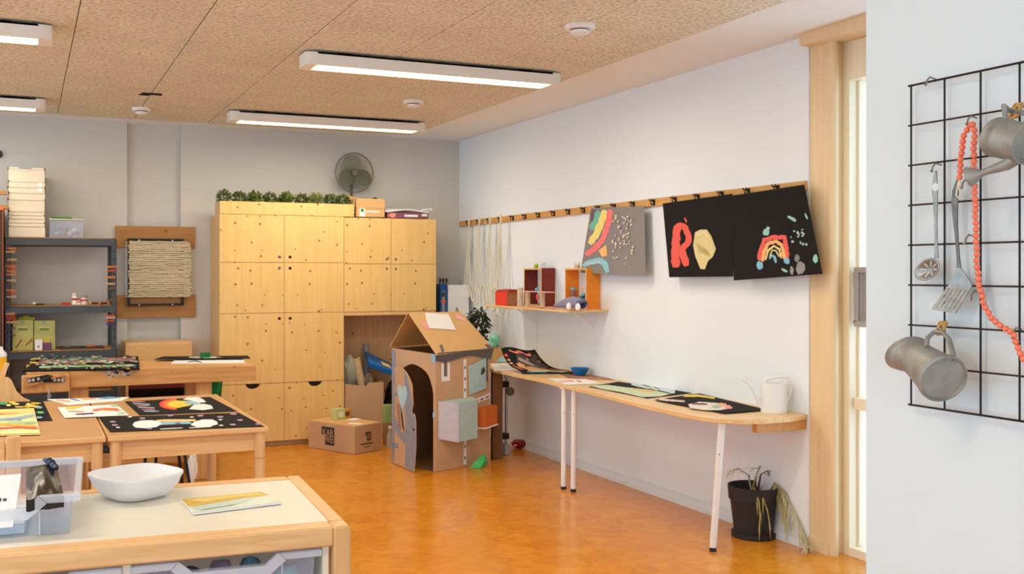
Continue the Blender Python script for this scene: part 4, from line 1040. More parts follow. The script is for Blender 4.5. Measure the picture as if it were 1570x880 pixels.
# door: arched flap hinged at the far left edge, standing a little open
hinge = hp(W1 - .01, -.004, 0); fe = onZ(641, 727, 0) ; dd = fe - hinge; dd.z = 0; DW = min(dd.length, .47); dd.normalize()
dn = dd.cross(V(0, 0, 1)).normalized()
if dn.dot(V(-1, -1, 0)) < 0: dn = -dn
def dp(a, z, o=0): return hinge + dd*a + V(0, 0, z) + dn*o
DH = .80
def topz(a): 
    s = a/DW
    return .44 + .36*math.sqrt(max(0, 1 - ((s - .28)/.74)**2)) if s > .28 else .80 - .06*((.28 - s)/.28)**2
dpoly = [dp(0, .004)] + [dp(DW*k/4, .004) for k in range(1, 4)] + [dp(DW*.93, .004), dp(DW*.97, .12), dp(DW, .20), dp(DW*.99, .40), dp(DW*.93, .46), dp(DW*.86, .44), dp(DW*.84, .48), dp(DW*.88, .52)] + [dp(DW*k/20, topz(DW*k/20)) for k in range(17, -1, -1)]
door = MB().prism(dpoly, dn*.006).build('door', m_card, t)
def dst(pts, m, nm, o=.0068, d=.0012): MB().prism([dp(a*DW, z, o) for a, z in pts], dn*d).build(nm, m, door)
dst([(.52, .79), (.62, .75), (.75, .66), (.88, .52), (.84, .48), (.86, .44), (.93, .46), (.99, .40), (1, .20), (.97, .12), (.93, .004), (.55, .02), (.60, .20), (.58, .45)], m_tape, 'duct_tape')
dst([(.0, .02), (.10, .02), (.14, .75), (.03, .77)], m_tape, 'duct_tape')
dst([(.03, .30), (.5, .20), (.7, .20), (.68, .32), (.4, .27), (.16, .38), (.06, .40)], m_tape, 'duct_tape', .0072)
dst([(.05, .56), (.30, .55), (.31, .585), (.05, .60)], m_tape, 'duct_tape', .0066)
dst([(.05, .13), (.28, .14), (.27, .18), (.05, .17)], m_tape, 'duct_tape', .0068)
hpts = []
for k in range(30):
    a = 2*math.pi*k/30; x = 16*math.sin(a)**3; y = 13*math.cos(a) - 5*math.cos(2*a) - 2*math.cos(3*a) - math.cos(4*a)
    hpts.append((.46 + x*.0128, .575 + (y*.0070 if y > 0 else y*.0085)))
dst(hpts, P((178, 214, 222)), 'paper_heart', .0085)
for k in range(12):
    z = .46 - .014*k; a0 = .22 + .008*k
    dst([(a0, z + .02 - .004*k*.5), (a0 + .10, z + .045 - .004*k), (a0 + .10, z + .040 - .004*k), (a0, z + .014 - .004*k*.5)], m_ink, 'pen_stroke', .0076, .0005)
    dst([(a0 + .14, z + .03), (a0 + .24, z - .02), (a0 + .24, z - .025), (a0 + .14, z + .024)], m_ink, 'pen_stroke', .0076, .0005)
MB().lathe([(.012, 0), (.012, .002)], dp(.93*DW, .335, .0085), dn, seg=14).build('dark_dot', m_ink, door)
MB().prism([hp(W1 + .0, -.002, .06), hp(W1 - .05, -.002, .06), hp(W1 - .045, -.002, EH), hp(W1, -.002, EH + .01)], -u2*.0015).build('corner_tape', m_tape, t)
MB().prism([hp(-.002, -.002, EH - .075), hp(.05, -.002, EH - .05), hp(.05, -.002, EH + .005), hp(-.002, -.002, EH)], -u2*.0015).build('blue_tape', P((150, 186, 206)), t)
MB().prism([hp(.0, -.002, .43), hp(.03, -.002, .42), hp(.03, -.002, .46), hp(.0, -.002, .465)], -u2*.0015).build('blue_tape', P((170, 206, 216)), t)
place(t)
p = onZ(733, 718, 0)
b = MB().add([p + V(-.06, .03, .003), p + V(.0, -.03, .003), p + V(.09, .02, .02), p + V(.10, .07, .095), p + V(.05, .05, .09), p + V(-.0, .06, .03), p + V(.06, .0, .065), p + V(-.02, .015, .05)],
             [(0, 1, 7), (1, 6, 7), (1, 2, 6), (2, 3, 6), (3, 4, 6), (4, 7, 6), (0, 7, 5), (5, 7, 4), (5, 4, 3), (5, 3, 2), (0, 5, 2, 1)])
solo(b, 'crumpled_paper', P((70, 190, 100)), 'crumpled bright green paper on the floor in front of the cardboard house', 'paper')

# ------------------------------------------------------------------ big lettered carton on the floor
B_ = V(2.585, 8.09, 0); ang = math.radians(28)
ux = V(math.cos(ang), math.sin(ang), 0); uy = V(-math.sin(ang), math.cos(ang), 0)
t = thing('delivery_carton', 'flat brown delivery carton with black KAR WEI logo on the floor', 'carton')
L1, L2, HH = .57, .33, .238
def kp(a, c, z): return B_ + ux*a + uy*c + V(0, 0, z)
MB().hexa([kp(0, 0, .001), kp(L2, 0, .001), kp(L2, L1, .001), kp(0, L1, .001)], [kp(0, 0, HH), kp(L2, 0, HH), kp(L2, L1, HH), kp(0, L1, HH)]).build('body', m_card, t, bev=.003)
MB().hexa([kp(.002, .002, HH), kp(L2 - .002, .002, HH), kp(L2 - .002, L1*.49, HH), kp(.002, L1*.49, HH)], [kp(.002, .002, HH + .004), kp(L2 - .002, .002, HH + .004), kp(L2 - .002, L1*.495, HH + .005), kp(.002, L1*.495, HH + .005)]).build('top_flap', m_card2, t)
MB().hexa([kp(.002, L1*.5, HH), kp(L2 - .002, L1*.5, HH), kp(L2 - .002, L1 - .002, HH), kp(.002, L1 - .002, HH)], [kp(.002, L1*.505, HH + .006), kp(L2 - .002, L1*.505, HH + .006), kp(L2 - .002, L1 - .002, HH + .004), kp(.002, L1 - .002, HH + .004)]).build('top_flap', m_card2, t)
MB().hexa([kp(.10, .03, HH + .0052), kp(.16, .05, HH + .0052), kp(.12, .17, HH + .0052), kp(.06, .15, HH + .0052)], [kp(.10, .03, HH + .006), kp(.16, .05, HH + .006), kp(.12, .17, HH + .006), kp(.06, .15, HH + .006)]).build('sticker', m_paper, t)
def logo(org, right, s, outn, par):
    up = V(0, 0, 1); o = org + outn*.001
    q = lambda a, c: o + right*(a*s) + up*(c*s)
    MB().prism([q(0, .55), q(.27, .55), q(.27, 0), q(1, 0), q(1, 1), q(0, 1)], outn*.0008).build('logo_shape', m_ink, par)
    lm = M('logo_card', (202, 166, 130), .85)
    for txt, a, c, sz in (('KAR', .08, .50, .47), ('WEI', .30, .13, .42)):
        vs, fs = text_mesh(txt, sz*s); w = max(v.x for v in vs); k = (.86 if txt == 'KAR' else .62)*s/w; hgt = max(v.y for v in vs); kh = .40*s/hgt
        b = MB().add([q(a, c) + outn*.0016 + right*(v.x*k) + up*(v.y*kh) for v in vs], fs); b.build('lettering', m_paper if txt == 'X' else lm, par)
logo(kp(0, .40, .05), -uy, .155, -ux, t)
logo(kp(.13, 0, .10), ux, .075, -uy, t)
MB().prism([kp(.07, -.001, .072), kp(.225, -.001, .072), kp(.225, -.001, .082), kp(.07, -.001, .082)], -uy*.0006).build('small_print', m_ink, t)
MB().prism([kp(.11, -.001, .047), kp(.19, -.001, .047), kp(.19, -.001, .053), kp(.11, -.001, .053)], -uy*.0006).build('small_print', m_ink, t)
place(t)

# ------------------------------------------------------------------ in the niche under the upper cupboard
def carton(name, label, x0, x1, y0, y1, z0, z1, mat, open_=True, cat='box', notch=False):
    t = thing(name, label, cat); w = .004
    zt = z1
    if notch:
        xm = (x0 + x1)/2
        pts = [(x0, y0, z0), (x1, y0, z0), (x1, y0, zt), (xm + .05, y0, zt), (xm + .02, y0, zt - .03), (xm - .06, y0, zt - .02), (x0 + .01, y0, zt)]
        MB().prism(pts, (0, w, 0)).build('front', mat, t)
    else: MB().box(x0, x1, y0, y0 + w, z0, zt).build('front', mat, t)
    b = MB().box(x0, x0 + w, y0 + w, y1, z0, z1).box(x1 - w, x1, y0 + w, y1, z0, z1).box(x0 + w, x1 - w, y1 - w, y1, z0, z1).box(x0 + w, x1 - w, y0 + w, y1 - w, z0, z0 + w)
    b.build('body', mat, t)
    if not open_: MB().box(x0, x1, y0, y1, z1, z1 + w).build('lid', mat, t)
    return t
c0 = onY(531, 588, 8.80); c1 = onY(587, 588, 8.80)
t = carton('storage_carton', 'open cardboard carton full of rolls in the niche below the cupboard', 2.705, c1.x, 8.78, 9.16, .001, c0.z, m_card, notch=True); place(t)
zt = c0.z
p = onY(545, 588, 8.95)
def cylthing(name, label, cat, p0, p1, r, mat, extra=None, seg=18):
    t = thing(name, label, cat); MB().cyl(p0, p1, r, r, seg).build('roll', mat, t, smooth=True)
    if extra: extra(t)
    place(t)
pt = onY(545, 549, 8.93); pb = onY(554, 590, 8.93)
d = (pt - pb).normalized()
def rollhole(t): MB().cyl(pt + d*.0005, pt + d*.0015, .02, .02, 14).build('core_hole', m_dark, t)
cylthing('paper_roll', 'thick cream paper roll leaning out of the carton in the niche', 'roll', pb - d*.25, pt, .043, P((206, 182, 140)), rollhole)
b = crumple((onY(536, 570, 8.95).x, 8.95, zt - .1), .085, (.8, .8, 2.0), 5.5, .22)
solo(b, 'plastic_bag', CLEAR('grey_film', (180, 186, 170), .75, .3), 'pale grey translucent plastic bag beside the paper roll in the carton', 'bag', smooth=True)
pt2 = onY(561, 527, 9.08); pb2 = onY(563, 590, 9.0)
cylthing('grey_roll', 'narrow grey roll standing at the back of the niche carton', 'roll', pb2 - V(0, 0, .2), pt2, .032, P((146, 144, 146)))
b = crumple((onY(564, 585, 8.92).x, 8.90, zt - .12), .06, (.8, .7, 1.5), 1.5, .3); solo(b, 'brown_wrap', P((120, 104, 84)), 'crumpled brown wrapping in the niche carton', 'wrapping')
a = onY(563, 552, 8.93); c = onY(598, 560, 8.93)
t = thing('blue_pack', 'glossy blue foil pack lying across things in the niche', 'package')
rot = [V(a.x, 8.88, a.z - .07), V(c.x + .05, 8.84, c.z - .12), V(c.x + .05, 9.06, c.z - .045), V(a.x + .01, 9.06, a.z + .03)]
MB().hexa(rot, [q + V(.0, -.02, .055) for q in rot]).build('pack', P((24, 110, 190), .3), t, bev=.012, seg=2)
q = [rot[0].lerp(rot[1], s).lerp(rot[3].lerp(rot[2], s), v) + V(0, -.021, .0565) for s, v in ((.5, .2), (.8, .2), (.8, .6), (.5, .6))]
MB().prism(q, (0, 0, .001)).build('yellow_print', P((226, 200, 120)), t); place(t)
b = crumple((onY(590, 600, 8.9).x + .13, 8.93, .001), .16, (.72, .8, 1.6), 7.7, .25)
solo(b, 'bin_bag', M('black_film', (26, 26, 28), .3, var=.2), 'black plastic bag standing beside the niche carton', 'bag')
# cartons in front of it, on top of the lettered carton and behind
topz_ = HH + .0065
p = V(2.80, 8.66, topz_)
def small_box(name, label, c, sx, sy, sz, mat, lm=None, rz=.4):
    t = thing(name, label, 'box'); T = Matrix.Translation(c) @ Matrix.Rotation(rz, 4, 'Z')
    MB(T).box(-sx/2, sx/2, -sy/2, sy/2, 0, sz).build('body', mat, t, bev=.002)
    if lm: MB(T).box(-sx*.3, sx*.3, -sy/2 - .001, -sy/2, sz*.25, sz*.75).build('printed_panel', lm, t)
    place(t)
c = kp(.20, .40, HH + .0066); small_box('tea_carton', 'small pale green carton standing on the lettered delivery carton', c, .10, .08, .095, P((196, 204, 140)), P((232, 232, 200)))
c = kp(.305, .42, HH + .0066); small_box('tea_carton', 'small orange carton beside the pale green one on the delivery carton', c, .08, .07, .075, P((216, 146, 44)), P((120, 70, 40)))
t = thing('white_card', 'small white card lying on the delivery carton near the orange carton', 'paper')
MB().prism([kp(.20, .22, HH + .0068), kp(.33, .24, HH + .0068), kp(.33, .32, HH + .0068), kp(.21, .30, HH + .0068)], (0, 0, .003)).build('card', m_paper, t); place(t)
p = onZ(588, 688, 0)
t = thing('glass_bottle', 'clear small bottle on the floor between carton and cardboard house', 'bottle')
q = V(2.98, 8.30, .0005)
MB().lathe([(.03, 0), (.034, .01), (.034, .10), (.014, .14), (.014, .17)], q, seg=18).build('bottle', m_jar, t, smooth=True)
MB().lathe([(.016, 0), (.016, .02)], q + V(0, 0, .171), seg=14).build('cap', m_white, t); place(t)
t = thing('green_carton', 'tall narrow green and brown carton behind the clear bottle', 'box')
MB().box(2.98, 3.05, 8.42, 8.50, .0008, .20).build('body', P((160, 130, 90)), t, bev=.002)
MB().box(2.98, 3.05, 8.42, 8.50, .2005, .36).build('upper_part', P((150, 176, 110)), t, bev=.002); place(t)
p = onZ(453, 678, 0)
solo(MB().prism([p + V(-.07, .02, .001), p + V(.02, -.02, .001), p + V(.08, .01, .001), p + V(.0, .03, .001)], (0, 0, .004)), 'paper_scrap', P((110, 196, 90)), 'small bright green paper scrap on the floor at the foot of the cupboard', 'paper')
# ------------------------------------------------------------------ grey steel rack at the back left
RX0, RX1, RY0, RY1 = -.148, .708, 8.74, 9.14
t = thing('steel_rack', 'dark grey steel storage rack against the back wall', 'rack')
lv = [1.838, 1.283, .915, .575, .12]
for x, s in ((RX0, 1), (RX1, -1)):
    for y, s2 in ((RY0, 1), (RY1, -1)):
        b = MB().box(min(x, x + s*.042), max(x, x + s*.042), min(y, y + s2*.003), max(y, y + s2*.003), .0005, 1.834).box(min(x, x + s*.003), max(x, x + s*.003), min(y, y + s2*.042), max(y, y + s2*.042), .0005, 1.834)
        up = b.build('upright', m_steel, t)
        if s2 == 1:
            for k in range(24): MB().box(x + s*.016, x + s*.022, RY0 - .0006, RY0, .2 + .066*k, .225 + .066*k).build('slot', m_dark, up)
for z in lv:
    for y, s2 in ((RY0 - .002, 1), (RY1 - .004, -1)):
        MB().box(RX0 + .003, RX1 - .003, y, y + .006, z - .066, z - .008).box(RX0 + .003, RX1 - .003, y + (.0 if s2 == 1 else -.02), y + .025, z - .014, z - .008).build('beam', m_steel, t, bev=.002)
    for x in (RX0, RX1 - .003): MB().box(x + .003, x + .008, RY0 + .01, RY1 - .01, z - .06, z - .01).build('beam', m_steel, t) if x == RX0 else MB().box(x - .008, x - .003, RY0 + .01, RY1 - .01, z - .06, z - .01).build('beam', m_steel, t)
    MB().box(RX0 + .01, RX1 - .01, RY0 + .008, RY1 - .008, z - .0075, z).build('shelf_board', m_board, t)
place(t)
# clothes pegs on its uprights
peg_cols = {'orange': P((224, 128, 40)), 'pale wood': P((214, 172, 116)), 'red': P((190, 74, 54)), 'brown': P((122, 86, 60)), 'dark blue': P((60, 64, 100))}
ORD = ['first', 'second', 'third', 'fourth', 'fifth', 'sixth', 'seventh']
pegs_n = {}; pegs_t = {}
def peg(x, y, col, side):
    p = onY(x, y, RY0 - .008); m = peg_cols[col]; b = MB(); sg = 1 if side == 'left' else -1
    for k, dz in ((0, .0035), (1, -.0035)):
        b.hexa([(p.x - .036, p.y - .006, p.z + dz - .003), (p.x + .036, p.y - .006, p.z + dz*1.6 - .003), (p.x + .036, p.y + .004, p.z + dz*1.6 - .003), (p.x - .036, p.y + .004, p.z + dz - .003)],
               [(p.x - .036, p.y - .006, p.z + dz + .003), (p.x + .036, p.y - .006, p.z + dz*1.6 + .003), (p.x + .036, p.y + .004, p.z + dz*1.6 + .003), (p.x - .036, p.y + .004, p.z + dz + .003)])
    b.cyl((p.x - .004, p.y - .0065, p.z), (p.x - .004, p.y + .004, p.z), .0045, .0045, 8)
    k = pegs_n[(col, side)] = pegs_n.get((col, side), 0) + 1
    tot = pegs_t[(col, side)]
    which = 'the only one' if tot == 1 else ORD[k-1]
    solo(b, 'clothes_peg', m, '%s clothes peg, %s of its colour down the %s rack upright' % (col, which, side), 'clothes peg', 'clothes pegs on the rack')
PL = [(381, 'orange'), (386, 'pale wood'), (398, 'pale wood'), (402, 'brown'), (408, 'orange'), (412, 'red'), (416, 'orange'), (421, 'orange'), (430, 'pale wood'), (436, 'brown'), (445, 'orange'), (449, 'red'), (455, 'pale wood'), (464, 'brown'), (481, 'pale wood'), (485, 'red'), (489, 'red'), (494, 'pale wood'), (503, 'dark blue'), (514, 'dark blue')]
PR = [(409, 'orange'), (415, 'red'), (425, 'orange'), (435, 'pale wood'), (442, 'brown'), (460, 'brown'), (484, 'red'), (487, 'pale wood'), (492, 'red'), (497, 'dark blue')]
for L_, sd in ((PL, 'left'), (PR, 'right')):
    for y, c in L_: pegs_t[(c, sd)] = pegs_t.get((c, sd), 0) + 1
for y, c in PL: peg(17 + random.uniform(-1.5, 1.5), y, c, 'left')
for y, c in PR: peg(170 + random.uniform(-1.5, 1.5), y, c, 'right')
# stack of trays on top of the rack
a, c = onY(11, 340, 8.80), onY(70, 340, 8.80)
names = ['topmost with a notched rim', 'second from the top', 'third from the top', 'fourth from the top', 'fifth from the top', 'sixth from the top', 'fourth from the bottom', 'third from the bottom', 'second from the bottom', 'lowest of the stack']
ry = [259, 278, 286.5, 295, 305.5, 323.5, 329, 334.5, 340.5, 346]
for i, y in enumerate(ry):
    z = onY(40, y, 8.80).z; t = thing('plastic_tray', 'cream translucent plastic tray on the steel rack, ' + names[i], 'tray', 'stacked trays on the rack')
    x0, x1 = a.x + .004*(i % 2), c.x + .004*((i*3) % 2); y0, y1 = 8.80, 9.08
    nxt = onY(40, ry[i+1], 8.80).z if i < 9 else 1.8385 + .006
    dep = max(z - nxt - .004, .03) if i < 9 else z - 1.839
    dep = min(dep + .004, .12) if i < 9 else dep
    q = .010
    w = .0025; ins = .006
    b = MB()
    for (xa, xb, ya, yb) in ((x0 + ins, x1 - ins, y0 + ins, y0 + ins + w), (x0 + ins, x1 - ins, y1 - ins - w, y1 - ins), (x0 + ins, x0 + ins + w, y0 + ins, y1 - ins), (x1 - ins - w, x1 - ins, y0 + ins, y1 - ins)): b.box(xa, xb, ya, yb, z - dep, z - .004)
    b.box(x0 + ins, x1 - ins, y0 + ins, y1 - ins, z - dep, z - dep + w)
    b.build('body', m_cream, t)
    b = MB()
    if i == 0:
        xm = (x0 + x1)/2
        b.box(x0, xm - .06, y0, y0 + .014, z - .004, z + .012).box(xm + .04, x1, y0, y0 + .014, z - .004, z + .012).box(xm - .06, xm + .04, y0, y0 + .014, z - .016, z - .003)
        b.box(x0, x1, y1 - .014, y1, z - .004, z + .012).box(x0, x0 + .014, y0, y1, z - .004, z + .012).box(x1 - .014, x1, y0, y1, z - .004, z + .012)
    else: b.box(x0, x1, y0, y0 + .014, z - .006, z + .006).box(x0, x1, y1 - .014, y1, z - .006, z + .006).box(x0, x0 + .014, y0, y1, z - .006, z + .006).box(x1 - .014, x1, y0, y1, z - .006, z + .006)
    b.build('rim', m_cream, t)
    if i in (1, 2): MB().lathe([(.02, 0), (.02, .002)], (x1 - .045, y0 + ins - .001, z - .022), (0, -1, 0), seg=14).build('round_sticker', m_white, t)
    place(t)
t = thing('clear_box', 'clear plastic box of coloured bits beside the tray stack on the rack', 'box')
a, c = onY(76, 350, 8.79), onY(127, 350, 8.79); z0 = 1.8388; z1 = onY(100, 337, 8.79).z
b = MB().box(a.x, c.x, 8.79, 8.793, z0, z1).box(a.x, c.x, 9.017, 9.02, z0, z1).box(a.x, a.x + .003, 8.79, 9.02, z0, z1).box(c.x - .003, c.x, 8.79, 9.02, z0, z1).box(a.x, c.x, 8.79, 9.02, z0, z0 + .003)
b.build('box', m_clear, t)
MB().box(a.x - .004, c.x + .004, 8.786, 9.024, z1, z1 + .008).build('lid', m_cream, t)
for k in range(16):
    MB().ball((random.uniform(a.x + .03, c.x - .03), random.uniform(8.82, 8.99), z0 + .03 + random.random()*.05), .022, 7, 5).build('coloured_bit', P(random.choice([(196, 110, 100), (150, 170, 176), (210, 170, 140), (206, 206, 206)])), t)
for k in range(14): MB().ball((a.x + .02 + .16*random.random(), 8.83 + .12*random.random(), z1 + .016 + .006*random.random()), .014, 6, 4, (1.5, 1, .6)).build('green_bit', P((60, 150, 40)), t)
place(t)
# on its middle shelf
zs = lv[1] + .0005
def jarred(x, y0_, r, label, body, cap):
    p = onY(x, 460, 8.84); h = onY(x, y0_, 8.84).z - zs; t = thing('spice_jar', label, 'jar', 'small jars on the rack')
    MB().lathe([(r, 0), (r, h*.66), (r*.8, h*.72)], (p.x, 8.84, zs), seg=14).build('body', body, t, smooth=True)
    MB().lathe([(r*.95, 0), (r*.95, h*.26)], (p.x, 8.84, zs + h*.72), seg=14).build('cap', cap, t, smooth=True)
    MB().lathe([(r*1.02, 0), (r*1.02, h*.18)], (p.x, 8.84, zs + h*.36), seg=14).build('label_band', P((196, 60, 50)), t); place(t)
jarred(114, 448.5, .021, 'tallest small white jar with a red band on the rack shelf', m_white, P((226, 210, 200)))
jarred(121, 458, .015, 'short small jar with a red band between two taller jars on the rack', m_white, P((196, 60, 50)))
jarred(129, 452.5, .026, 'wide pale jar with a grey cap on the rack shelf', P((226, 214, 210)), P((150, 144, 140)))
p = onY(101, 466, 8.82); solo(MB().box(p.x - .035, p.x + .035, 8.80, 8.86, zs, zs + .018), 'red_tin', P((196, 44, 44)), 'flat red tin beside the small jars on the rack', 'tin', bev=.004)
p = onY(62, 466, 8.82); solo(MB().box(p.x - .035, p.x + .03, 8.80, 8.85, zs, zs + .012), 'black_case', m_black, 'flat black case on the left of the middle rack shelf', 'case', bev=.003)
p = onY(54, 466, 8.82); solo(MB().ball((p.x - .01, 8.82, zs + .0125), .014, 10, 6, (1.3, 1, .9)), 'cream_pebble', P((226, 206, 176)), 'small cream pebble next to the flat black case on the rack', 'pebble', smooth=True)
p = onY(156, 466, 8.82)
t = thing('bead_strip', 'row of dark red beads lying on the right of the middle rack shelf', 'beads')
for k in range(11): MB().ball((p.x - .09 + .018*k, 8.81 + .004*(k % 2), zs + .011), .0105, 8, 6).build('bead', P((110, 40, 36) if k % 4 else (206, 150, 60)), t, smooth=True)
place(t)
# on the shelf below
zs = lv[2] + .0005
def pack(label, x0, x1, yt, Y, shape):
    a, c = onY(x0, 530, Y), onY(x1, 530, Y); zt = onY(x0, yt, Y).z; t = thing('food_carton', label, 'carton', 'yellow green cartons on the rack')
    MB().box(a.x, c.x, Y, Y + .10, zs, zt).build('body', P((194, 192, 116)), t, bev=.003)
    w = c.x - a.x; hgt = zt - zs; y = Y - .001
    f = lambda nm, m, x_0, x_1, z_0, z_1: MB().box(a.x + w*x_0, a.x + w*x_1, y, Y, zs + hgt*z_0, zs + hgt*z_1).build(nm, m, t)
    f('green_print', P((110, 150, 60)), .28, .72, .66, .73); f('pale_print', P((222, 226, 180)), .2, .75, .75, .79); f('blue_print', P((120, 178, 196)), .42, .56, .88, .95)
    if shape:
        MB().prism([(a.x + w*.12, y, zs + hgt*.1), (a.x + w*.2, y, zs + hgt*.08), (a.x + w*.5, y, zs + hgt*.35), (a.x + w*.42, y, zs + hgt*.38)], (0, -.0006, 0)).build('brown_print', P((160, 110, 60)), t)
        MB().prism([(a.x + w*.6, y, zs + hgt*.12), (a.x + w*.98, y, zs + hgt*.3), (a.x + w*.95, y, zs + hgt*.42), (a.x + w*.62, y, zs + hgt*.2)], (0, -.0006, 0)).build('brown_print', P((170, 120, 66)), t)
        f('yellow_print', P((206, 196, 60)), .62, .85, .26, .36)
    place(t)
pack('tall yellow green carton at the left on the lower rack shelf', 19, 51, 491, 8.80, True)
pack('yellow green carton next to the first one, behind the small white pack', 52, 84.5, 491.5, 8.82, False)
a, c = onY(53.5, 530, 8.78), onY(65, 530, 8.78); zt = onY(60, 520.5, 8.78).z
t = thing('white_pack', 'small white pack in front of the yellow green cartons', 'pack'); MB().box(a.x, c.x, 8.77, 8.80, zs, zt).build('body', m_paper, t, bev=.002); MB().box(a.x + .02, a.x + .035, 8.769, 8.77, zs + .02, zs + .04).build('grey_print', P((150, 150, 150)), t); place(t)
a, c = onY(66, 530, 8.78), onY(79, 530, 8.78)
t = thing('snack_bag', 'small purple and gold bag beside the small white pack', 'bag'); MB().box(a.x, c.x, 8.775, 8.805, zs, zt - .03).build('lower_part', P((110, 66, 110)), t, bev=.004); MB().box(a.x, c.x - .01, 8.774, 8.804, zt - .0295, zt + .005).build('upper_part', P((206, 170, 80)), t, bev=.004); place(t)
a = onY(23, 485, 8.84); zt1 = onY(40, 491, 8.80).z
solo(MB().box(a.x + .02, a.x + .15, 8.84, 8.90, zt1 + .0008, zt1 + .022).box(a.x + .06, a.x + .11, 8.838, 8.89, zt1 + .022, zt1 + .036), 'red_green_pack', P((196, 180, 60)), 'flat lime packet lying on the left yellow green carton', 'packet', bev=.003)
a, c = onY(92, 533, 8.80), onY(160, 533, 8.80)
t = thing('dark_tray', 'flat dark tray with an orange piece on the right of the lower rack shelf', 'tray')
MB().box(a.x, c.x, 8.78, 9.0, zs, zs + .012).build('tray', M('tray_dark', (66, 56, 52), .6), t, bev=.004)
MB().ball((onY(140, 530, 8.82).x, 8.84, zs + .02), .035, 10, 6, (1.2, .8, .35)).build('orange_piece', P((214, 110, 70)), t, smooth=True); MB().ball((onY(105, 530, 8.82).x, 8.84, zs + .02), .03, 10, 6, (1, .8, .4)).build('grey_piece', P((110, 108, 106)), t, smooth=True); place(t)

# ------------------------------------------------------------------ dark bookcase cut off at the left edge
t = thing('bookcase', 'dark brown bookcase with an orange edge cut off at the left side', 'bookcase')
bx1 = onY(5, 400, 8.55).x; m_bk = WOOD('dark_wood', (58, 34, 24), (78, 46, 30), 'z', .5); zt = onY(4, 318, 8.55).z
MB().box(bx1 - .03, bx1, 8.55, 9.17, .0005, zt).build('side_panel', m_bk, t); MB().box(bx1 - .85, bx1 - .82, 8.55, 9.17, .0005, zt).build('side_panel', m_bk, t)
for z in (.05, .5, .95, 1.4, zt - .03): MB().box(bx1 - .82, bx1 - .03, 8.56, 9.17, z, z + .025).build('shelf', m_bk, t)
MB().box(bx1 - .85, bx1, 8.545, 8.55, zt - .02, zt + .004).build('top_edge', P((206, 110, 50)), t); MB().box(bx1 - .006, bx1 + .001, 8.545, 8.55, .0005, zt - .02).build('front_edge', P((150, 76, 44)), t)
place(t)
p = onY(4, 292, 8.75)
solo(MB().box(p.x - .5, p.x + .045, 8.72, 8.80, zt + .0005, zt + .03).box(p.x - .5, p.x - .47, 8.72, 8.80, zt + .03, zt + .12).box(p.x - .47, p.x + .03, 8.72, 8.78, zt + .115, zt + .145), 'wooden_rack', m_board, 'brown wooden rack lying on the bookcase beside the tray stack', 'rack')
p = onY(1, 236, YB - .03)
solo(MB().lathe([(.03, 0), (.036, .01), (.03, .03)], (p.x - .02, YB - .001, p.z), (0, -1, 0), seg=16), 'wall_sensor', m_black, 'black round sensor high on the back wall at the left edge', 'sensor', smooth=True)

# ------------------------------------------------------------------ wall loom
t = thing('wall_loom', 'black metal loom frame with rows of cream yarn on the back wall', 'loom')
for z0, z1, xa, xb in ((1.769, 1.963, .734, 1.421), (1.148, 1.349, .740, 1.427)): MB().box(xa, xb, YB - .026, YB - .001, z0, z1).build('backing_board', m_board, t, bev=.002)
fx0, fx1, fz0, fz1 = .832, 1.318, 1.256, 1.852; fy0, fy1 = YB - .062, YB - .040
for (xa, xb, za, zb) in ((fx0, fx1, fz1 - .028, fz1), (fx0, fx1, fz0, fz0 + .018), (fx0, fx0 + .022, fz0 + .018, fz1 - .028), (fx1 - .022, fx1, fz0 + .018, fz1 - .028)): MB().box(xa, xb, fy0, fy1, za, zb).build('frame_bar', m_black, t)
for x in (fx0 + .1, fx1 - .1):
    for z in (fz0 + .009, fz1 - .014): MB().cyl((x, YB - .064, z), (x, YB - .026, z), .006, .006, 8).build('screw', m_white, t)
n = 27
for k in range(n):
    z = 1.822 - (1.822 - 1.340)*k/(n - 1); x0 = .842 + random.uniform(-.006, .008); x1 = 1.378 + random.uniform(-.02, .012)
    pts = [(x0 + (x1 - x0)*j/12, YB - .072 + random.uniform(-.003, .003), z + random.uniform(-.0025, .0025)) for j in range(13)]
    MB().tube(pts, random.uniform(.0075, .0105), 6).build('yarn_row', m_yarn, t, smooth=True)
for k in range(26): MB().cyl((fx0 + .004, YB - .064, 1.34 + .019*k), (fx0 - .02, YB - .072, 1.34 + .019*k), .003, .003, 6).build('peg', m_white, t)
place(t)

# ------------------------------------------------------------------ low storage unit under the loom
t = thing('low_storage_unit', 'low wooden storage unit with dark red trays below the loom', 'storage unit')
x0, x1, y0, y1, zt = .785, 1.335, 8.78, 9.19, .955
for xa in (x0, x1 - .022): MB().box(xa, xa + .022, y0, y1, .0005, zt).build('side_panel', m_beechz, t, bev=.002)
MB().box(x0 + .022, x1 - .022, y0, y1, zt - .02, zt).build('top', m_beech, t); MB().box(x0 + .022, x1 - .022, y0 - .004, y0 + .012, .72, zt - .02).build('front_panel', m_card2, t)
MB().box(x0 + .022, x1 - .022, y1 - .01, y1, .05, zt - .02).build('back_panel', m_cardd, t)
m_mar = P((92, 26, 24))
for z in (.08, .20, .32, .44, .56): MB().box(x0 + .026, x1 - .026, y0 + .02, y1 - .02, z, z + .012).box(x0 + .026, x1 - .026, y0 + .015, y0 + .025, z, z + .05).build('tray', m_mar, t)
MB().hexa([(x0 + .06, y0 + .04, .615), (x1 - .12, y0 + .04, .62), (x1 - .1, y0 + .25, .60), (x0 + .08, y0 + .25, .60)], [(x0 + .06, y0 + .04, .63), (x1 - .12, y0 + .04, .645), (x1 - .1, y0 + .25, .61), (x0 + .08, y0 + .25, .61)]).build('papers', m_paper, t)
place(t)

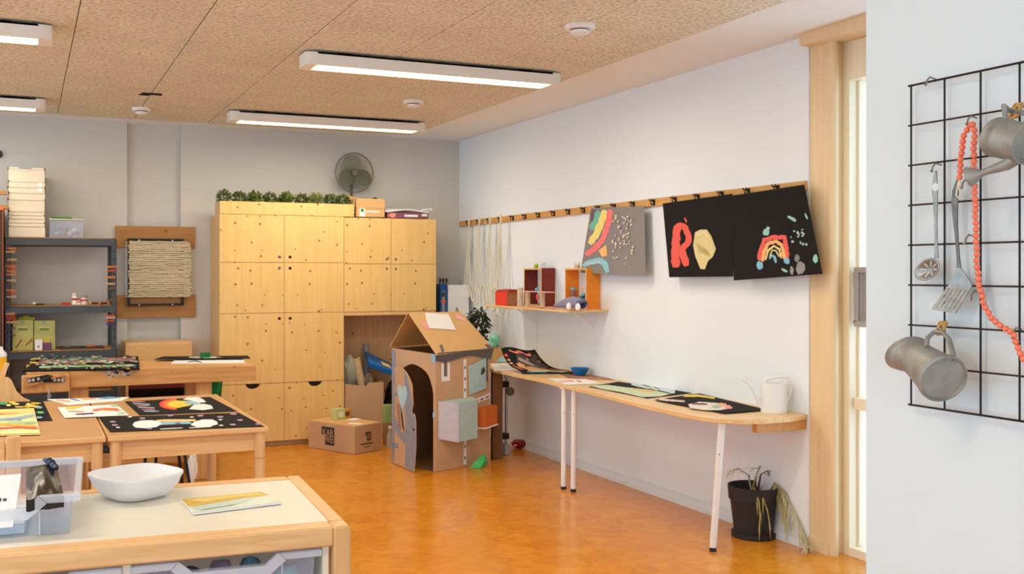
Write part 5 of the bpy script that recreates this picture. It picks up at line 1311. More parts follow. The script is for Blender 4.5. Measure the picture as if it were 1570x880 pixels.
# ------------------------------------------------------------------ workbench
WZ = .85
t = thing('workbench', 'heavy paint splashed wooden workbench with a front vise', 'workbench')
wx0, wx1, wy0, wy1 = .01, 1.612, 7.50, 8.22
MB().box(wx0, wx1, wy0 + .03, wy1, WZ - .06, WZ).build('top', m_work, t, bev=.004)
xs_ = onY(108, 570, wy0).x
MB().box(xs_, wx1 + .002, wy0, wy0 + .03, WZ - .115, WZ).build('front_apron', m_work, t, bev=.004)
MB().box(wx1 - .05, wx1 + .001, wy0 + .03, wy1, WZ - .115, WZ - .061).build('end_apron', m_work, t, bev=.004)
v0, v1 = onY(33, 580, wy0 - .06).x, onY(107, 580, wy0 - .06).x
MB().box(v0, v1, wy0 - .06, wy0 + .0, WZ - .135, WZ - .012).build('vise_jaw', m_workz, t, bev=.006)
MB().cyl(((v0+v1)/2 + .02, wy0 - .13, WZ - .15), ((v0+v1)/2 + .02, wy0 + .2, WZ - .15), .014, .014, 12).build('vise_screw', m_alu, t, smooth=True)
MB().cyl(((v0+v1)/2 + .02, wy0 - .115, WZ - .20), ((v0+v1)/2 + .02, wy0 - .115, WZ - .10), .006, .006, 8).build('vise_handle', m_alu, t)
for x0_ in (onY(110, 600, wy0 + .06).x, onY(301, 600, wy0 + .06).x):
    for y0_ in (wy0 + .06, wy1 - .16): MB().box(x0_, x0_ + .115, y0_, y0_ + .09, .0005, WZ - .061).build('leg', m_workz, t, bev=.005)
    MB().box(x0_ + .01, x0_ + .10, wy0 + .15, wy1 - .16, .10, .18).build('stretcher', m_work, t)
MB().box(onY(110, 600, wy0 + .06).x + .115, onY(301, 600, wy0 + .06).x, wy0 + .3, wy0 + .34, .1, .2).build('stretcher', m_work, t)
wpj = lambda x, y: onY(x, y, wy0 - .0012)
def splat(n, x0, x1, y0, y1, cols, r, par):
    for k in range(n):
        q = (random.uniform(x0, x1), y0 + (y1 - y0)*random.random()**2); pts = []
        rr = r*random.uniform(.4, 1.3)
        for j in range(8): pts.append(wpj(q[0] + rr*random.uniform(.6, 1.3)*math.cos(j*.785), q[1] + rr*.8*random.uniform(.6, 1.3)*math.sin(j*.785)))
        MB().prism(pts, (0, -.0008, 0)).build('paint_splash', P(random.choice(cols)), par)
splat(26, 160, 200, 567, 580, [(216, 206, 196), (196, 190, 190), (160, 160, 170), (226, 216, 206)], 3, t)
splat(16, 120, 390, 562, 576, [(150, 110, 70), (206, 150, 140), (170, 150, 140), (120, 90, 60)], 1.8, t)
place(t)
# knife block strip on the vise
t = thing('tool_strip', 'black tool holder with a wooden handled knife and stick on the vise jaw', 'tool')
yv = wy0 - .0605
fpt = lambda x, y, d=0: onY(x, y, yv - d)
MB().prism([fpt(41, 581), (fpt(58, 577)), fpt(74, 574), fpt(82, 578), fpt(98, 580), fpt(100, 584), fpt(90, 586), fpt(62, 586), fpt(44, 586)], (0, -.012, 0)).build('holder', m_black, t)
for x, y in ((45, 583.5), (51, 582.5), (59, 581), (84, 582.5), (90, 582.5), (96, 582.5)): MB().lathe([(.011, 0), (.011, .002)], fpt(x, y, .012), (0, -1, 0), seg=12).build('rivet', P((190, 188, 184)), t)
MB().bar(fpt(40, 592, .02), fpt(66, 585, .02), .016, .02, (0, 1, 0)).build('stick', P((196, 140, 80)), t)
MB().bar(fpt(78, 580, .02), fpt(100, 574, .02), .014, .018, (0, 1, 0)).build('handle', P((206, 146, 84)), t)
MB().bar(fpt(58, 585, .026), fpt(80, 576, .026), .012, .03, (0, 1, 0)).build('clamp', P((50, 56, 46)), t)
place(t)
# on the workbench
wbp = lambda x, y: onZ(x, y, WZ + .012)
mixc = [(64, 58, 56), (96, 150, 140), (168, 206, 160), (226, 222, 212), (206, 170, 150), (140, 100, 96), (60, 110, 80), (226, 190, 60), (130, 196, 180), (196, 150, 150)]
st = [('p', (150, 120, 114), [(62, 551), (120, 548), (205, 548), (210, 553), (120, 557), (55, 558)]), ('r', (170, 212, 166), [(60, 563), (110, 561), (160, 562), (205, 560)], 2.6, .7), ('r', (96, 160, 160), [(92, 551), (130, 549.5), (165, 550)], 1.8, .6), ('b', (232, 228, 216), (163, 555), 11, 2.6), ('b', (236, 200, 60), (52, 556), 7, 1.6)]
st += specks(110, 50, 208, 549, 567, mixc, 4, .9)
painting('splattered_mat', 'work mat covered in blotches of paint on the left half of the workbench', 'mat', [(62, 548), (212, 546), (214, 565), (35, 568)], wbp, (0, 0, 1), st, m_blackpaper, thick=.011)
wb2 = lambda x, y: onZ(x, y, WZ + .016)
painting('painted_sheet', 'long black sheet with pale green dabs on top of the papers on the workbench', 'painting', [(250, 546.5), (380, 545), (384, 549.5), (236, 551)], wb2, (0, 0, 1), [('b', (196, 216, 190), (300, 548), 12, 1.3), ('b', (216, 226, 206), (322, 547.8), 14, 1.2)] + specks(8, 288, 340, 547, 549, [(150, 190, 150), (226, 230, 220)], 4, .7), m_blackpaper, thick=.003)
wb3 = lambda x, y: onZ(x, y, WZ + .0055)
painting('white_papers', 'pile of white papers under the black sheet on the workbench', 'paper', [(270, 550), (372, 549), (376, 556), (262, 557)], wb3, (0, 0, 1), [('r', (60, 56, 56), [(288, 555), (300, 553.5), (310, 556)], 1.2, .6), ('r', (190, 150, 150), [(230 + 60, 551), (330, 552)], .8, .6)], m_paper, thick=.005)
p = onZ(315, 547, WZ + .02)
t = thing('tape_roll', 'dark green roll of tape on the workbench papers', 'tape')
MB().lathe([(.042, 0), (.042, .035), (.022, .035), (.022, 0), (.042, 0)], (p.x, p.y, WZ + .0185), seg=24, cap0=False, cap1=False).build('roll', P((20, 110, 50), .35), t, smooth=True); place(t)
def clothf(u, v): return (1.415 + .085*u + .012*math.sin(5*v), 8.30 + .02*math.sin(7*u + 3*v), .80 - .42*v)
t = thing('green_cloth', 'bright green cloth hanging beside the workbench in front of the cupboard', 'cloth')
MB().grid(clothf, 8, 10, (0, .004, 0)).build('cloth', P((20, 140, 66)), t, smooth=True); MB().cyl((1.45, 8.21, .80), (1.45, 8.30, .80), .006, .006, 8).build('hook', m_alu, t); place(t)

# ------------------------------------------------------------------ wooden trolley and bottle at the left edge
t = thing('wooden_trolley', 'curved wooden trolley end panel at the left edge behind the paper table', 'trolley')
yt = 6.78
prof = [(-30, 578), (12, 578.5), (17, 582), (21, 590), (26, 601), (36, 610), (46, 614), (46, 640), (-30, 640)]
MB().prism([onY(x, y, yt) for x, y in prof], (0, .022, 0)).build('end_panel', m_beechz, t, bev=.003)
MB().bar(onY(0, 582, yt + .05), onY(11, 556, yt + .05), .02, .03).build('slat', m_beechz, t)
bz = onY(0, 571, yt + .15).z
q0, q1 = onY(-30, 570, yt + .12).x, onY(9, 570, yt + .12).x
MB().box(q0, q1, yt + .08, yt + .42, bz - .02, bz).build('tray', m_beech, t, bev=.003)
for x in (q0 + .005, q1 - .04):
    for y in (yt + .0225, yt + .38): MB().box(x, x + .03, y, y + .03, .0005, bz - .0205).build('leg', m_beechz, t)
place(t)
t = thing('yellow_bottle', 'plastic bottle of yellow paint at the left edge in front of the rack', 'bottle')
p = onY(0, 560, yt + .2)
MB().lathe([(.036, 0), (.04, .008), (.04, .095)], (p.x, p.y, bz + .0005), seg=22).build('paint', P((236, 178, 30), .35), t, smooth=True)
MB().lathe([(.041, .096), (.041, .115), (.02, .14), (.016, .16)], (p.x, p.y, bz + .0005), seg=22).build('neck', m_milky, t, smooth=True); place(t)

# ------------------------------------------------------------------ two wooden tables with paintings
TZ = .755
def table(x0, x1, y0, y1, label):
    t = thing('wooden_table', label, 'table', 'square wooden tables with paintings')
    MB().box(x0 + .012, x1 - .012, y0 + .012, y1 - .012, TZ - .026, TZ - .0005).build('top', m_top, t)
    for (xa, xb, ya, yb) in ((x0, x1, y0, y0 + .012), (x0, x1, y1 - .012, y1)): MB().box(xa, xb, ya, yb, TZ - .027, TZ).build('edge_strip', m_beech, t, bev=.004)
    for (xa, xb, ya, yb) in ((x0, x0 + .012, y0 + .012, y1 - .012), (x1 - .012, x1, y0 + .012, y1 - .012)): MB().box(xa, xb, ya, yb, TZ - .027, TZ).build('edge_strip', m_beechy, t, bev=.004)
    i = .035
    for (xa, xb, ya, yb) in ((x0 + i, x1 - i, y0 + i, y0 + i + .02), (x0 + i, x1 - i, y1 - i - .02, y1 - i)): MB().box(xa, xb, ya, yb, TZ - .122, TZ - .0275).build('apron', m_beech, t)
    for (xa, xb, ya, yb) in ((x0 + i, x0 + i + .02, y0 + i, y1 - i), (x1 - i - .02, x1 - i, y0 + i, y1 - i)): MB().box(xa, xb, ya + .02, yb - .02, TZ - .122, TZ - .0275).build('apron', m_beechy, t)
    for x in (x0 + .038, x1 - .038):
        for y in (y0 + .038, y1 - .038):
            lg = MB().cyl((x, y, TZ - .16), (x, y, TZ - .0276), .0275, .0275, 20).build('leg', m_beechz, t, smooth=True)
            MB().cyl((x, y, .0005), (x, y, TZ - .1625), .0275, .0275, 20).build('leg_extension', m_beechz, lg, smooth=True)
            MB().cyl((x, y, TZ - .1625), (x, y, TZ - .16), .0262, .0262, 16).build('joint_ring', m_dark, lg)
    place(t)
table(.372, 1.158, 5.075, 6.58, 'wooden table carrying two large black paintings')
table(-.43, .362, 5.075, 6.62, 'wooden table carrying white and striped paintings at the left')
tp = lambda x, y: onZ(x, y, TZ + .0018)
tp2 = lambda x, y: onZ(x, y, TZ + .006)
lilac = (176, 140, 170)
st = [('p', (236, 62, 60), arc(270, 620, 26, 8.5, 90, 270) + arc(270, 620, 12, 4, 270, 90)), ('p', (246, 130, 50), arc(271, 620, 21, 7, 90, 270) + arc(271, 620, 8, 3, 270, 90)),
      ('p', (250, 206, 70), arc(273, 620, 16, 5.6, 90, 280) + [(300, 616), (292, 622)]), ('b', (150, 196, 190), (293, 618), 11, 3), ('b', (150, 190, 220), (300, 619), 8, 1.8),
      ('p', (240, 238, 236), [(280, 613), (288, 609.5), (304, 609), (312, 613), (316, 617), (305, 618), (294, 615)]), ('p', (240, 236, 232), [(290, 628), (296, 621.5), (312, 619.5), (324, 622), (327, 627), (312, 629.5)])]
for k in range(3): st += [('r', (200, 120, 126), [(201 + 8*k, 617 + 6*k), (222 + 8*k, 616.5 + 6*k)], 1.5, .6), ('r', (150, 180, 200), [(204 + 8*k, 619.5 + 6*k), (230 + 7*k, 620.5 + 5.5*k)], 1.5, .6)]
painting('rainbow_painting', 'black sheet with a bright rainbow between white clouds at the back of the table', 'painting', [(191, 615.5), (322, 608.5), (364, 630.5), (214, 636.5)], tp, (0, 0, 1), st, m_blackpaper, 'paintings on the tables')
st = [('p', (242, 206, 130), [(240, 644), (256, 643), (280, 643), (300, 643), (300, 646), (240, 647)]), ('p', (140, 190, 210), [(240, 648), (262, 646.5), (290, 646.5), (296, 650), (262, 651), (242, 652)]),
      ('p', (240, 240, 240), [(203, 652), (206, 647.5), (216, 645), (232, 644.5), (244, 646), (248, 650), (240, 655), (222, 657), (208, 656)]), ('p', (240, 240, 240), [(292, 652), (298, 647), (310, 643.5), (326, 643.5), (333, 647), (334, 651), (322, 654), (302, 655)]),
      ('r', (220, 220, 216), [(245, 658.5), (280, 656.5)], 1.2, .6), ('r', (220, 220, 216), [(290, 656.6), (325, 654.5)], 1.2, .6)]
st += [('b', lilac, q, 5, 1.5) for q in ((218, 642), (261, 637.5), (307, 638), (338, 640), (358, 635.5), (368, 645), (357, 652), (396, 651), (229, 658), (173, 648), (176, 653), (273, 649))] + [('b', (226, 230, 214), q, 3.5, 1) for q in ((199, 640.5), (294, 641), (338, 645), (181, 657), (339, 654))]
painting('cloud_painting', 'black sheet with two white clouds and a flat rainbow along the table front', 'painting', [(151, 640), (366, 632.5), (406, 654), (169, 662.5)], tp, (0, 0, 1), st, m_blackpaper, 'paintings on the tables')
st = [('r', (240, 176, 130), [(86, 613.5), (108, 615.5)], 2, .6), ('r', (80, 150, 210), [(108, 611.5), (122, 614.5)], 1.5, .6), ('b', (244, 180, 136), (137, 611.5), 11, 1.5), ('b', (60, 150, 214), (168, 609.8), 12, 1.6), ('r', (120, 180, 220), [(150, 612), (185, 610)], .8, .6)]
painting('child_painting', 'white sheet with blue and orange strokes at the back of the left table', 'painting', [(72, 612), (199, 608.5), (186, 614.5), (104, 621)], tp, (0, 0, 1), st, m_paper, 'paintings on the tables')
st = [('r', (250, 216, 80), [(100, 626), (125, 624)], 2.6, .6), ('r', (250, 200, 70), [(108, 627.5), (118, 625)], 2, .6), ('r', (236, 96, 60), [(142, 629.5), (160, 627), (182, 628)], 2.6, .6), ('r', (244, 150, 80), [(150, 628), (186, 630)], 1.2, .6), ('r', (110, 70, 120), [(116, 635.5), (144, 634)], 1.8, .6), ('r', (150, 206, 160), [(170, 622.5), (182, 623)], 2, .6), ('r', (160, 214, 170), [(180, 635), (192, 633)], 2, .6), ('r', (244, 180, 130), [(104, 631), (128, 631)], 1.2, .6)]
painting('child_painting', 'white sheet with yellow, red and purple strokes in the middle of the left table', 'painting', [(88, 624.5), (179, 620), (198, 636.5), (99, 640.5)], tp2, (0, 0, 1), st, m_paper, 'paintings on the tables', thick=.0008)
st = specks(22, -10, 62, 617, 626, [(240, 214, 80), (236, 226, 130), (230, 196, 60)], 7, 1.6) + [('b', (120, 170, 200), (60, 626.5), 5, 1.8), ('b', (90, 180, 110), (62, 634), 6, 2), ('b', (130, 170, 190), (60, 642), 6, 1.6), ('b', (60, 160, 110), (5, 620), 7, 2)]
painting('child_painting', 'black sheet dabbed with yellow, half under the striped painting on the left table', 'painting', [(-44, 618), (66, 615), (81, 645), (-30, 648)], tp, (0, 0, 1), st, m_blackpaper, 'paintings on the tables')
st = [('p', (250, 222, 130), [(-52, 632), (52, 626.5), (53, 632), (-50, 638)]), ('r', (246, 180, 110), [(-50, 637), (0, 635), (30, 633)], 2.2, .7), ('r', (232, 90, 66), [(-40, 636.5), (6, 635)], 1.4, .7), ('r', (150, 180, 196), [(-50, 647), (0, 643.5), (25, 641.5), (54, 637)], 2.8, .7), ('r', (130, 150, 190), [(8, 643.5), (34, 643.5)], 1.6, .7),
      ('r', (150, 206, 160), [(10, 648), (40, 648.5), (56, 648)], 2.6, .7), ('r', (246, 180, 80), [(-50, 654), (0, 651), (30, 652), (56, 654)], 2.6, .7), ('r', (232, 96, 76), [(-50, 659), (5, 657), (30, 655.5), (58, 657)], 2, .7), ('p', (250, 236, 160), [(-54, 663), (60, 660.5), (61, 665), (-55, 668)])]
painting('striped_painting', 'yellow sheet with wavy pastel stripes at the front of the left table', 'painting', [(-52, 630), (52, 625.5), (62, 666), (-56, 669.5)], tp2, (0, 0, 1), st, P((248, 226, 160)), 'paintings on the tables', thick=.0008)

# chair in front of the left table
t = thing('wooden_chair', 'pale wooden chair with its back to the camera in front of the left table', 'chair')
cx0, cx1 = onY(9, 690, 4.98).x, onY(32, 690, 4.98).x
zt = .80; W = .34
for x in (cx0, cx0 - W): MB().box(x, x + (cx1 - cx0), 4.965, 4.99, .0005, zt).build('back_post', m_beechz, t, bev=.006)
MB().box(cx0 - W + (cx1 - cx0), cx0 - .004, 4.968, 4.985, zt - .22, zt - .02).build('backrest', m_beech, t, bev=.004)
MB().box(cx0 - W, cx1, 4.992, 5.30, .42, .445).build('seat', m_beech, t, bev=.006)
for x in (cx0 - W + .02, cx0 + .02): MB().box(x, x + .035, 5.25, 5.285, .0005, .4195).build('front_leg', m_beechz, t)
place(t)
# black stool under the right table
t = thing('metal_stool', 'stool with thin black metal legs under the painting table', 'stool')
sx, sy = .80, 6.48
MB().lathe([(.15, .43), (.16, .44), (.16, .46), (.14, .465)], (sx, sy, 0), seg=28).build('seat', m_beech, t, smooth=True)
leg = [(-.11, -.10), (.12, -.11), (-.02, .13), (.11, .10)]
for dx, dy in leg: MB().tube([(sx + dx, sy + dy, .43), (sx + dx*1.5, sy + dy*1.5, .0005)], .0105, 8).build('leg', m_black, t, smooth=True)
for (a_, b_) in ((0, 1), (1, 3), (3, 2), (2, 0)):
    pa = V(sx + leg[a_][0]*1.32, sy + leg[a_][1]*1.32, .16); pb = V(sx + leg[b_][0]*1.32, sy + leg[b_][1]*1.32, .16); MB().tube([pa, pb], .006, 6).build('rung', m_black, t)
place(t)
p = onZ(300, 733, 0)
solo(crumple((1.13, 7.42, .001), .07, (.5, .5, 1.6), 4.4, .3), 'white_bag', m_paper, 'white crumpled bag leaning on the workbench leg', 'bag')
# ------------------------------------------------------------------ storage unit in the foreground
GZ = .88
pA, pB = onZ(110, 842, GZ), onZ(511, 807.5, GZ)
gd = (pB - pA); gd.z = 0; gd.normalize(); gn = V(-gd.y, gd.x, 0)
cR = onZ(538, 806, GZ)                                # near right corner
T = Matrix.Translation(V(cR.x, cR.y, 0)) @ Matrix(((gd.x, gn.x, 0, 0), (gd.y, gn.y, 0, 0), (0, 0, 1, 0), (0, 0, 0, 1)))
GD = (onZ(433, 730, GZ) - cR).dot(gn); GW = 1.12; PW = .045
t = thing('tray_cabinet', 'low beech cabinet with ivory top and clear trays in the foreground', 'cabinet')
for (xa, xb, ya, yb) in ((-PW, 0, 0, .07), (-PW, 0, GD - .06, GD), (-GW, -GW + PW, 0, .07), (-GW, -GW + PW, GD - .06, GD)): MB(T).box(xa, xb, ya, yb, .0005, GZ).build('corner_post', m_beechz, t, bev=.006)
MB(T).box(-GW + PW, -PW, .004, .075, GZ - .052, GZ).build('front_rail', m_beech, t, bev=.005)
MB(T).box(-GW + PW, -PW, GD - .06, GD - .002, GZ - .052, GZ).build('back_rail', m_beech, t, bev=.005)
for xa in (-PW, -GW): MB(T).box(xa + (.0 if xa == -PW else 0), xa + PW, .07, GD - .06, GZ - .052, GZ).build('side_rail', m_beechy, t, bev=.005)
MB(T).box(-GW + PW, -PW, .075, GD - .06, GZ - .03, GZ - .0015).build('top_panel', m_ivory, t)
for xa in (-.07, -GW + .05): MB(T).box(xa, xa + .016, .03, GD - .03, .06, GZ - .053).build('side_panel', m_ivory, t)
MB(T).box(-.575, -.555, .03, GD - .03, .06, GZ - .053).build('divider', m_ivory, t)
MB(T).box(-GW + PW, -PW, GD - .03, GD - .02, .06, GZ - .053).build('back_panel', m_ivory, t); MB(T).box(-GW + PW, -PW, .02, GD - .02, .04, .06).build('bottom', m_ivory, t)
place(t)
def tray_at(T, x0, x1, y0, y1, z0, z1, label, name='clear_tray', notch=True, mat=m_clear, label_card=False, contents=None, group=None):
    t = thing(name, label, 'tray', group); w = .003; tp_ = .012
    xm = (x0 + x1)/2
    fr = [(x0 + tp_, y0 + tp_, z0), (x1 - tp_, y0 + tp_, z0), (x1, y0, z1)]
    if notch: fr += [(xm + .13, y0 + .001, z1), (xm + .095, y0 + .003, z1 - .028), (xm - .095, y0 + .003, z1 - .028), (xm - .13, y0 + .001, z1)]
    fr += [(x0, y0, z1)]
    MB(T).prism(fr, (0, w, 0)).build('front', mat, t)
    MB(T).hexa([(x0 + tp_, y0 + tp_, z0), (x0 + tp_ + w, y0 + tp_, z0), (x0 + tp_ + w, y1 - tp_, z0), (x0 + tp_, y1 - tp_, z0)], [(x0, y0, z1), (x0 + w, y0, z1), (x0 + w, y1, z1), (x0, y1, z1)]).build('side', mat, t)
    MB(T).hexa([(x1 - tp_ - w, y0 + tp_, z0), (x1 - tp_, y0 + tp_, z0), (x1 - tp_, y1 - tp_, z0), (x1 - tp_ - w, y1 - tp_, z0)], [(x1 - w, y0, z1), (x1, y0, z1), (x1, y1, z1), (x1 - w, y1, z1)]).build('side', mat, t)
    MB(T).hexa([(x0 + tp_, y1 - tp_ - w, z0), (x1 - tp_, y1 - tp_ - w, z0), (x1 - tp_, y1 - tp_, z0), (x0 + tp_, y1 - tp_, z0)], [(x0, y1 - w, z1), (x1, y1 - w, z1), (x1, y1, z1), (x0, y1, z1)]).build('back', mat, t)
    MB(T).box(x0 + tp_, x1 - tp_, y0 + tp_, y1 - tp_, z0 - .001, z0 + .002).build('bottom', mat, t)
    r = .016
    if notch:
        MB(T).hexa([(x0 - r, y0 - r, z1 - .02), (xm - .145, y0 - r, z1 - .02), (xm - .145, y0 + .002, z1 - .02), (x0 - r, y0 + .002, z1 - .02)], [(x0 - r, y0 - r, z1), (xm - .125, y0 - r, z1), (xm - .125, y0 + .002, z1), (x0 - r, y0 + .002, z1)]).build('rim', m_rim, t, bev=.003)
        MB(T).hexa([(xm + .145, y0 - r, z1 - .02), (x1 + r, y0 - r, z1 - .02), (x1 + r, y0 + .002, z1 - .02), (xm + .145, y0 + .002, z1 - .02)], [(xm + .125, y0 - r, z1), (x1 + r, y0 - r, z1), (x1 + r, y0 + .002, z1), (xm + .125, y0 + .002, z1)]).build('rim', m_rim, t, bev=.003)
        MB(T).prism([(xm - .145, y0 - r, z1 - .02), (xm - .125, y0 - r, z1), (xm - .092, y0 - r, z1 - .030), (xm + .092, y0 - r, z1 - .030), (xm + .125, y0 - r, z1), (xm + .145, y0 - r, z1 - .02), (xm + .10, y0 - r, z1 - .058), (xm - .10, y0 - r, z1 - .058)], (0, .014, 0)).build('handle_lip', m_rim, t)
    else: MB(T).box(x0 - r, x1 + r, y0 - r, y0 + .002, z1 - .02, z1).build('rim', m_rim, t, bev=.003)
    for xa in (x0 - r, x1 - .002): MB(T).box(xa, xa + r + .002, y0 + .002, y1, z1 - .02, z1).build('rim', m_rim, t, bev=.003)
    MB(T).box(x0 - r, x1 + r, y1 - .002, y1 + r, z1 - .02, z1).build('rim', m_rim, t, bev=.003)
    for f_ in (.24, .80): MB(T).box(x0 + (x1-x0)*f_, x0 + (x1-x0)*f_ + .004, y0 + .0, y0 + .012, z0 + .002, z1 - .03).build('rib', m_rim, t)
    if label_card:
        MB(T).box(xm - .04, xm + .04, y0 + .001, y0 + .003, z1 - .115, z1 - .068).build('label_card', m_paper, t)
        for k in range(7): MB(T).box(xm - .028 + .008*k, xm - .023 + .008*k, y0, y0 + .001, z1 - .085, z1 - .080).build('label_print', P((120, 130, 160)), t)
    place(t); return t
tz1 = GZ - .060
tray_at(T, -.540, -.088, .035, .5, tz1 - .19, tz1, 'clear tray with a white label in the right compartment of the tray cabinet', label_card=True, group='clear trays in the cabinet')
tray_at(T, -1.05, -.592, .035, .5, tz1 - .19, tz1, 'clear tray in the left compartment of the tray cabinet', group='clear trays in the cabinet')
rng = random.Random(3)
for i, (xa, xb) in enumerate(((-.52, -.11), (-1.02, -.62))):
    for k in range(9):
        c = T @ V(xa + (xb - xa)*((k % 5) + .5)/5, .11 + .1*(k // 5), tz1 - .186)
        col = [(150, 96, 150), (196, 150, 176), (110, 110, 160), (206, 120, 150), (120, 190, 196), (140, 130, 170), (96, 96, 140), (190, 170, 200), (130, 170, 190)][k]
        solo(crumple(c, .042, (1, 1, 1.55), k + 10*i + .3, .15, 2), 'felt_bundle', P(col), '%s felt bundle inside the %s cabinet tray' % (['purple', 'pale pink', 'slate blue', 'rose pink', 'turquoise', 'grey lilac', 'dark indigo', 'pale lilac', 'light blue'][k], 'labelled' if i == 0 else 'unlabelled'), 'fabric', 'soft bundles in the %s tray' % ('labelled' if i == 0 else 'unlabelled'), smooth=True)
# ------------------------------------------------------------------ on the cabinet
Ti = T.inverted()
cb = Ti @ onZ(106, 817, GZ)                            # near right foot of the bin
bw, bl, bh = .42, .34, .105
bx1_, by0_ = cb.x + .012, cb.y - .012
lo = Ti @ onZ(88.6, 703, GZ + bh)
rimy = lo.y
tray_at(T, bx1_ - bw, bx1_, by0_, max(rimy, by0_ + .28), GZ + .0015, GZ + bh, 'clear plastic bin standing on the tray cabinet at left', name='clear_bin', mat=m_clear)
# black pouch in the bin
t = thing('black_pouch', 'shiny black foil pouch with a metal clip lying in the clear bin', 'pouch')
pz = GZ + .07
def pouch(u, v):
    a = onZ(40, 716, pz + .05).lerp(onZ(86, 709, pz + .05), u); c = onZ(40, 766, pz + .03).lerp(onZ(98, 760, pz + .03), u)
    q = a.lerp(c, v); e = math.sin(math.pi*min(max(u, .0), 1))*math.sin(math.pi*min(max(v, 0), 1))
    q.z += .022*e + .004*noise.noise(V(u*6, v*6, 1)); return q
MB().grid(pouch, 14, 12, (0, 0, -.03)).build('foil', M('black_foil', (44, 38, 34), .22, .5, var=.15, scale=12), t, smooth=True)
q = pouch(.86, .25)
MB().tube([pouch(.62, -.02) + V(0, 0, .012), pouch(.92, .42) + V(0, 0, .016)], .006, 8).build('clip_bar', m_black, t, smooth=True)
for s in (.2, .5, .8):
    q = pouch(.70 + .22*s, .02 + .38*s) + V(0, 0, .010); MB().tube([q + V(.008*math.cos(a), .003*math.cos(a), .007*math.sin(a)) for a in [2*math.pi*k/14 for k in range(15)]], .003, 6, cap=False).build('clip_ring', M('clip_blue', (60, 76, 120), .25, .7), t, smooth=True)
place(t)
# white card hanging over the front of the bin
t = thing('white_card', 'white printed card sticking out of the front of the clear bin', 'card')
z1c, z0c = GZ + bh + .028, GZ + .035
Lc = V(bx1_ - .31, by0_ - .022, 0); 
MB(T).hexa([(bx1_ - .30, by0_ - .024, z0c), (bx1_ - .143, by0_ - .024, z0c), (bx1_ - .143, by0_ - .022, z0c), (bx1_ - .30, by0_ - .022, z0c)], [(bx1_ - .30, by0_ + .045, z1c + .02), (bx1_ - .128, by0_ + .045, z1c + .02), (bx1_ - .128, by0_ + .047, z1c + .02), (bx1_ - .30, by0_ + .047, z1c + .02)]).build('card', m_paper, t)
def cardp(u, v): return T @ V(bx1_ - .30 + (.157 + .015*v)*u, by0_ - .0245 + .069*v, z0c + (z1c + .02 - z0c)*v)
for k in range(5):
    MB().prism([cardp(.5 + .075*k, .50), cardp(.55 + .075*k, .50), cardp(.55 + .075*k, .55 + .015*(k % 2)), cardp(.5 + .075*k, .55)], T.to_3x3() @ V(0, -.0006, .0)).build('print', P((70, 70, 76)), t)
place(t)
t = thing('paper_pad', 'stack of white paper lying in the bottom of the clear bin', 'paper')
MB(T).box(bx1_ - .39, bx1_ - .12, by0_ + .03, by0_ + .25, GZ + .0045, GZ + .03).build('pad', M('blue_white_paper', (206, 214, 232), .8), t)
place(t)
# white tub
t = thing('plastic_tub', 'white translucent square tub with rounded corners on the tray cabinet', 'tub')
c = onZ(209, 762, GZ); R0 = .150
rzt = Matrix.Translation(V(c.x, c.y + .012, GZ + .0012)) @ Matrix.Rotation(TH*0 + math.radians(27), 4, 'Z')
prof = [(.070, 0), (.085, .006), (.108, .035), (.119, .062), (.122, .066), (.122, .072), (.116, .072), (.104, .036), (.082, .010), (.03, .006)]
MB(rzt).lathe(prof, (0, 0, 0), seg=48, sq=.62).build('tub', m_milky, t, smooth=True)
place(t)
# booklet
t = thing('booklet', 'glossy booklet with a yellow and pale blue cover on the tray cabinet', 'booklet')
q = [onZ(278, 769, GZ), onZ(404, 757, GZ), onZ(432, 773, GZ), onZ(297, 790, GZ)]
MB().prism([V(a.x, a.y, GZ + .0005) for a in q[::-1]], (0, 0, .006)).build('pages', m_paper, t)
def bkp(u, v, k=0): a = q[0].lerp(q[1], u).lerp(q[3].lerp(q[2], u), v); return V(a.x, a.y, GZ + .0068 + .0003*k)
def bq(pts, col, k): MB().poly([bkp(u, v, k) for u, v in pts]).build('cover_print', P(col, .25), t)
bq([(0, 0), (1, 0), (1, 1), (0, 1)], (214, 228, 214), 0); bq([(0, 0), (.96, 0), (1, .34), (.6, .42), (.3, .52), (.05, .6), (0, .5)], (212, 178, 76), 1)
bq([(.05, .12), (.4, .05), (.9, .08), (.96, .24), (.55, .26), (.2, .36)], (232, 206, 110), 2); bq([(.05, .62), (.5, .5), (.78, .5), (.5, .8), (.1, .92)], (190, 218, 214), 2); bq([(.1, .88), (.5, .78), (.5, .81), (.1, .91)], (130, 140, 110), 3)
place(t)

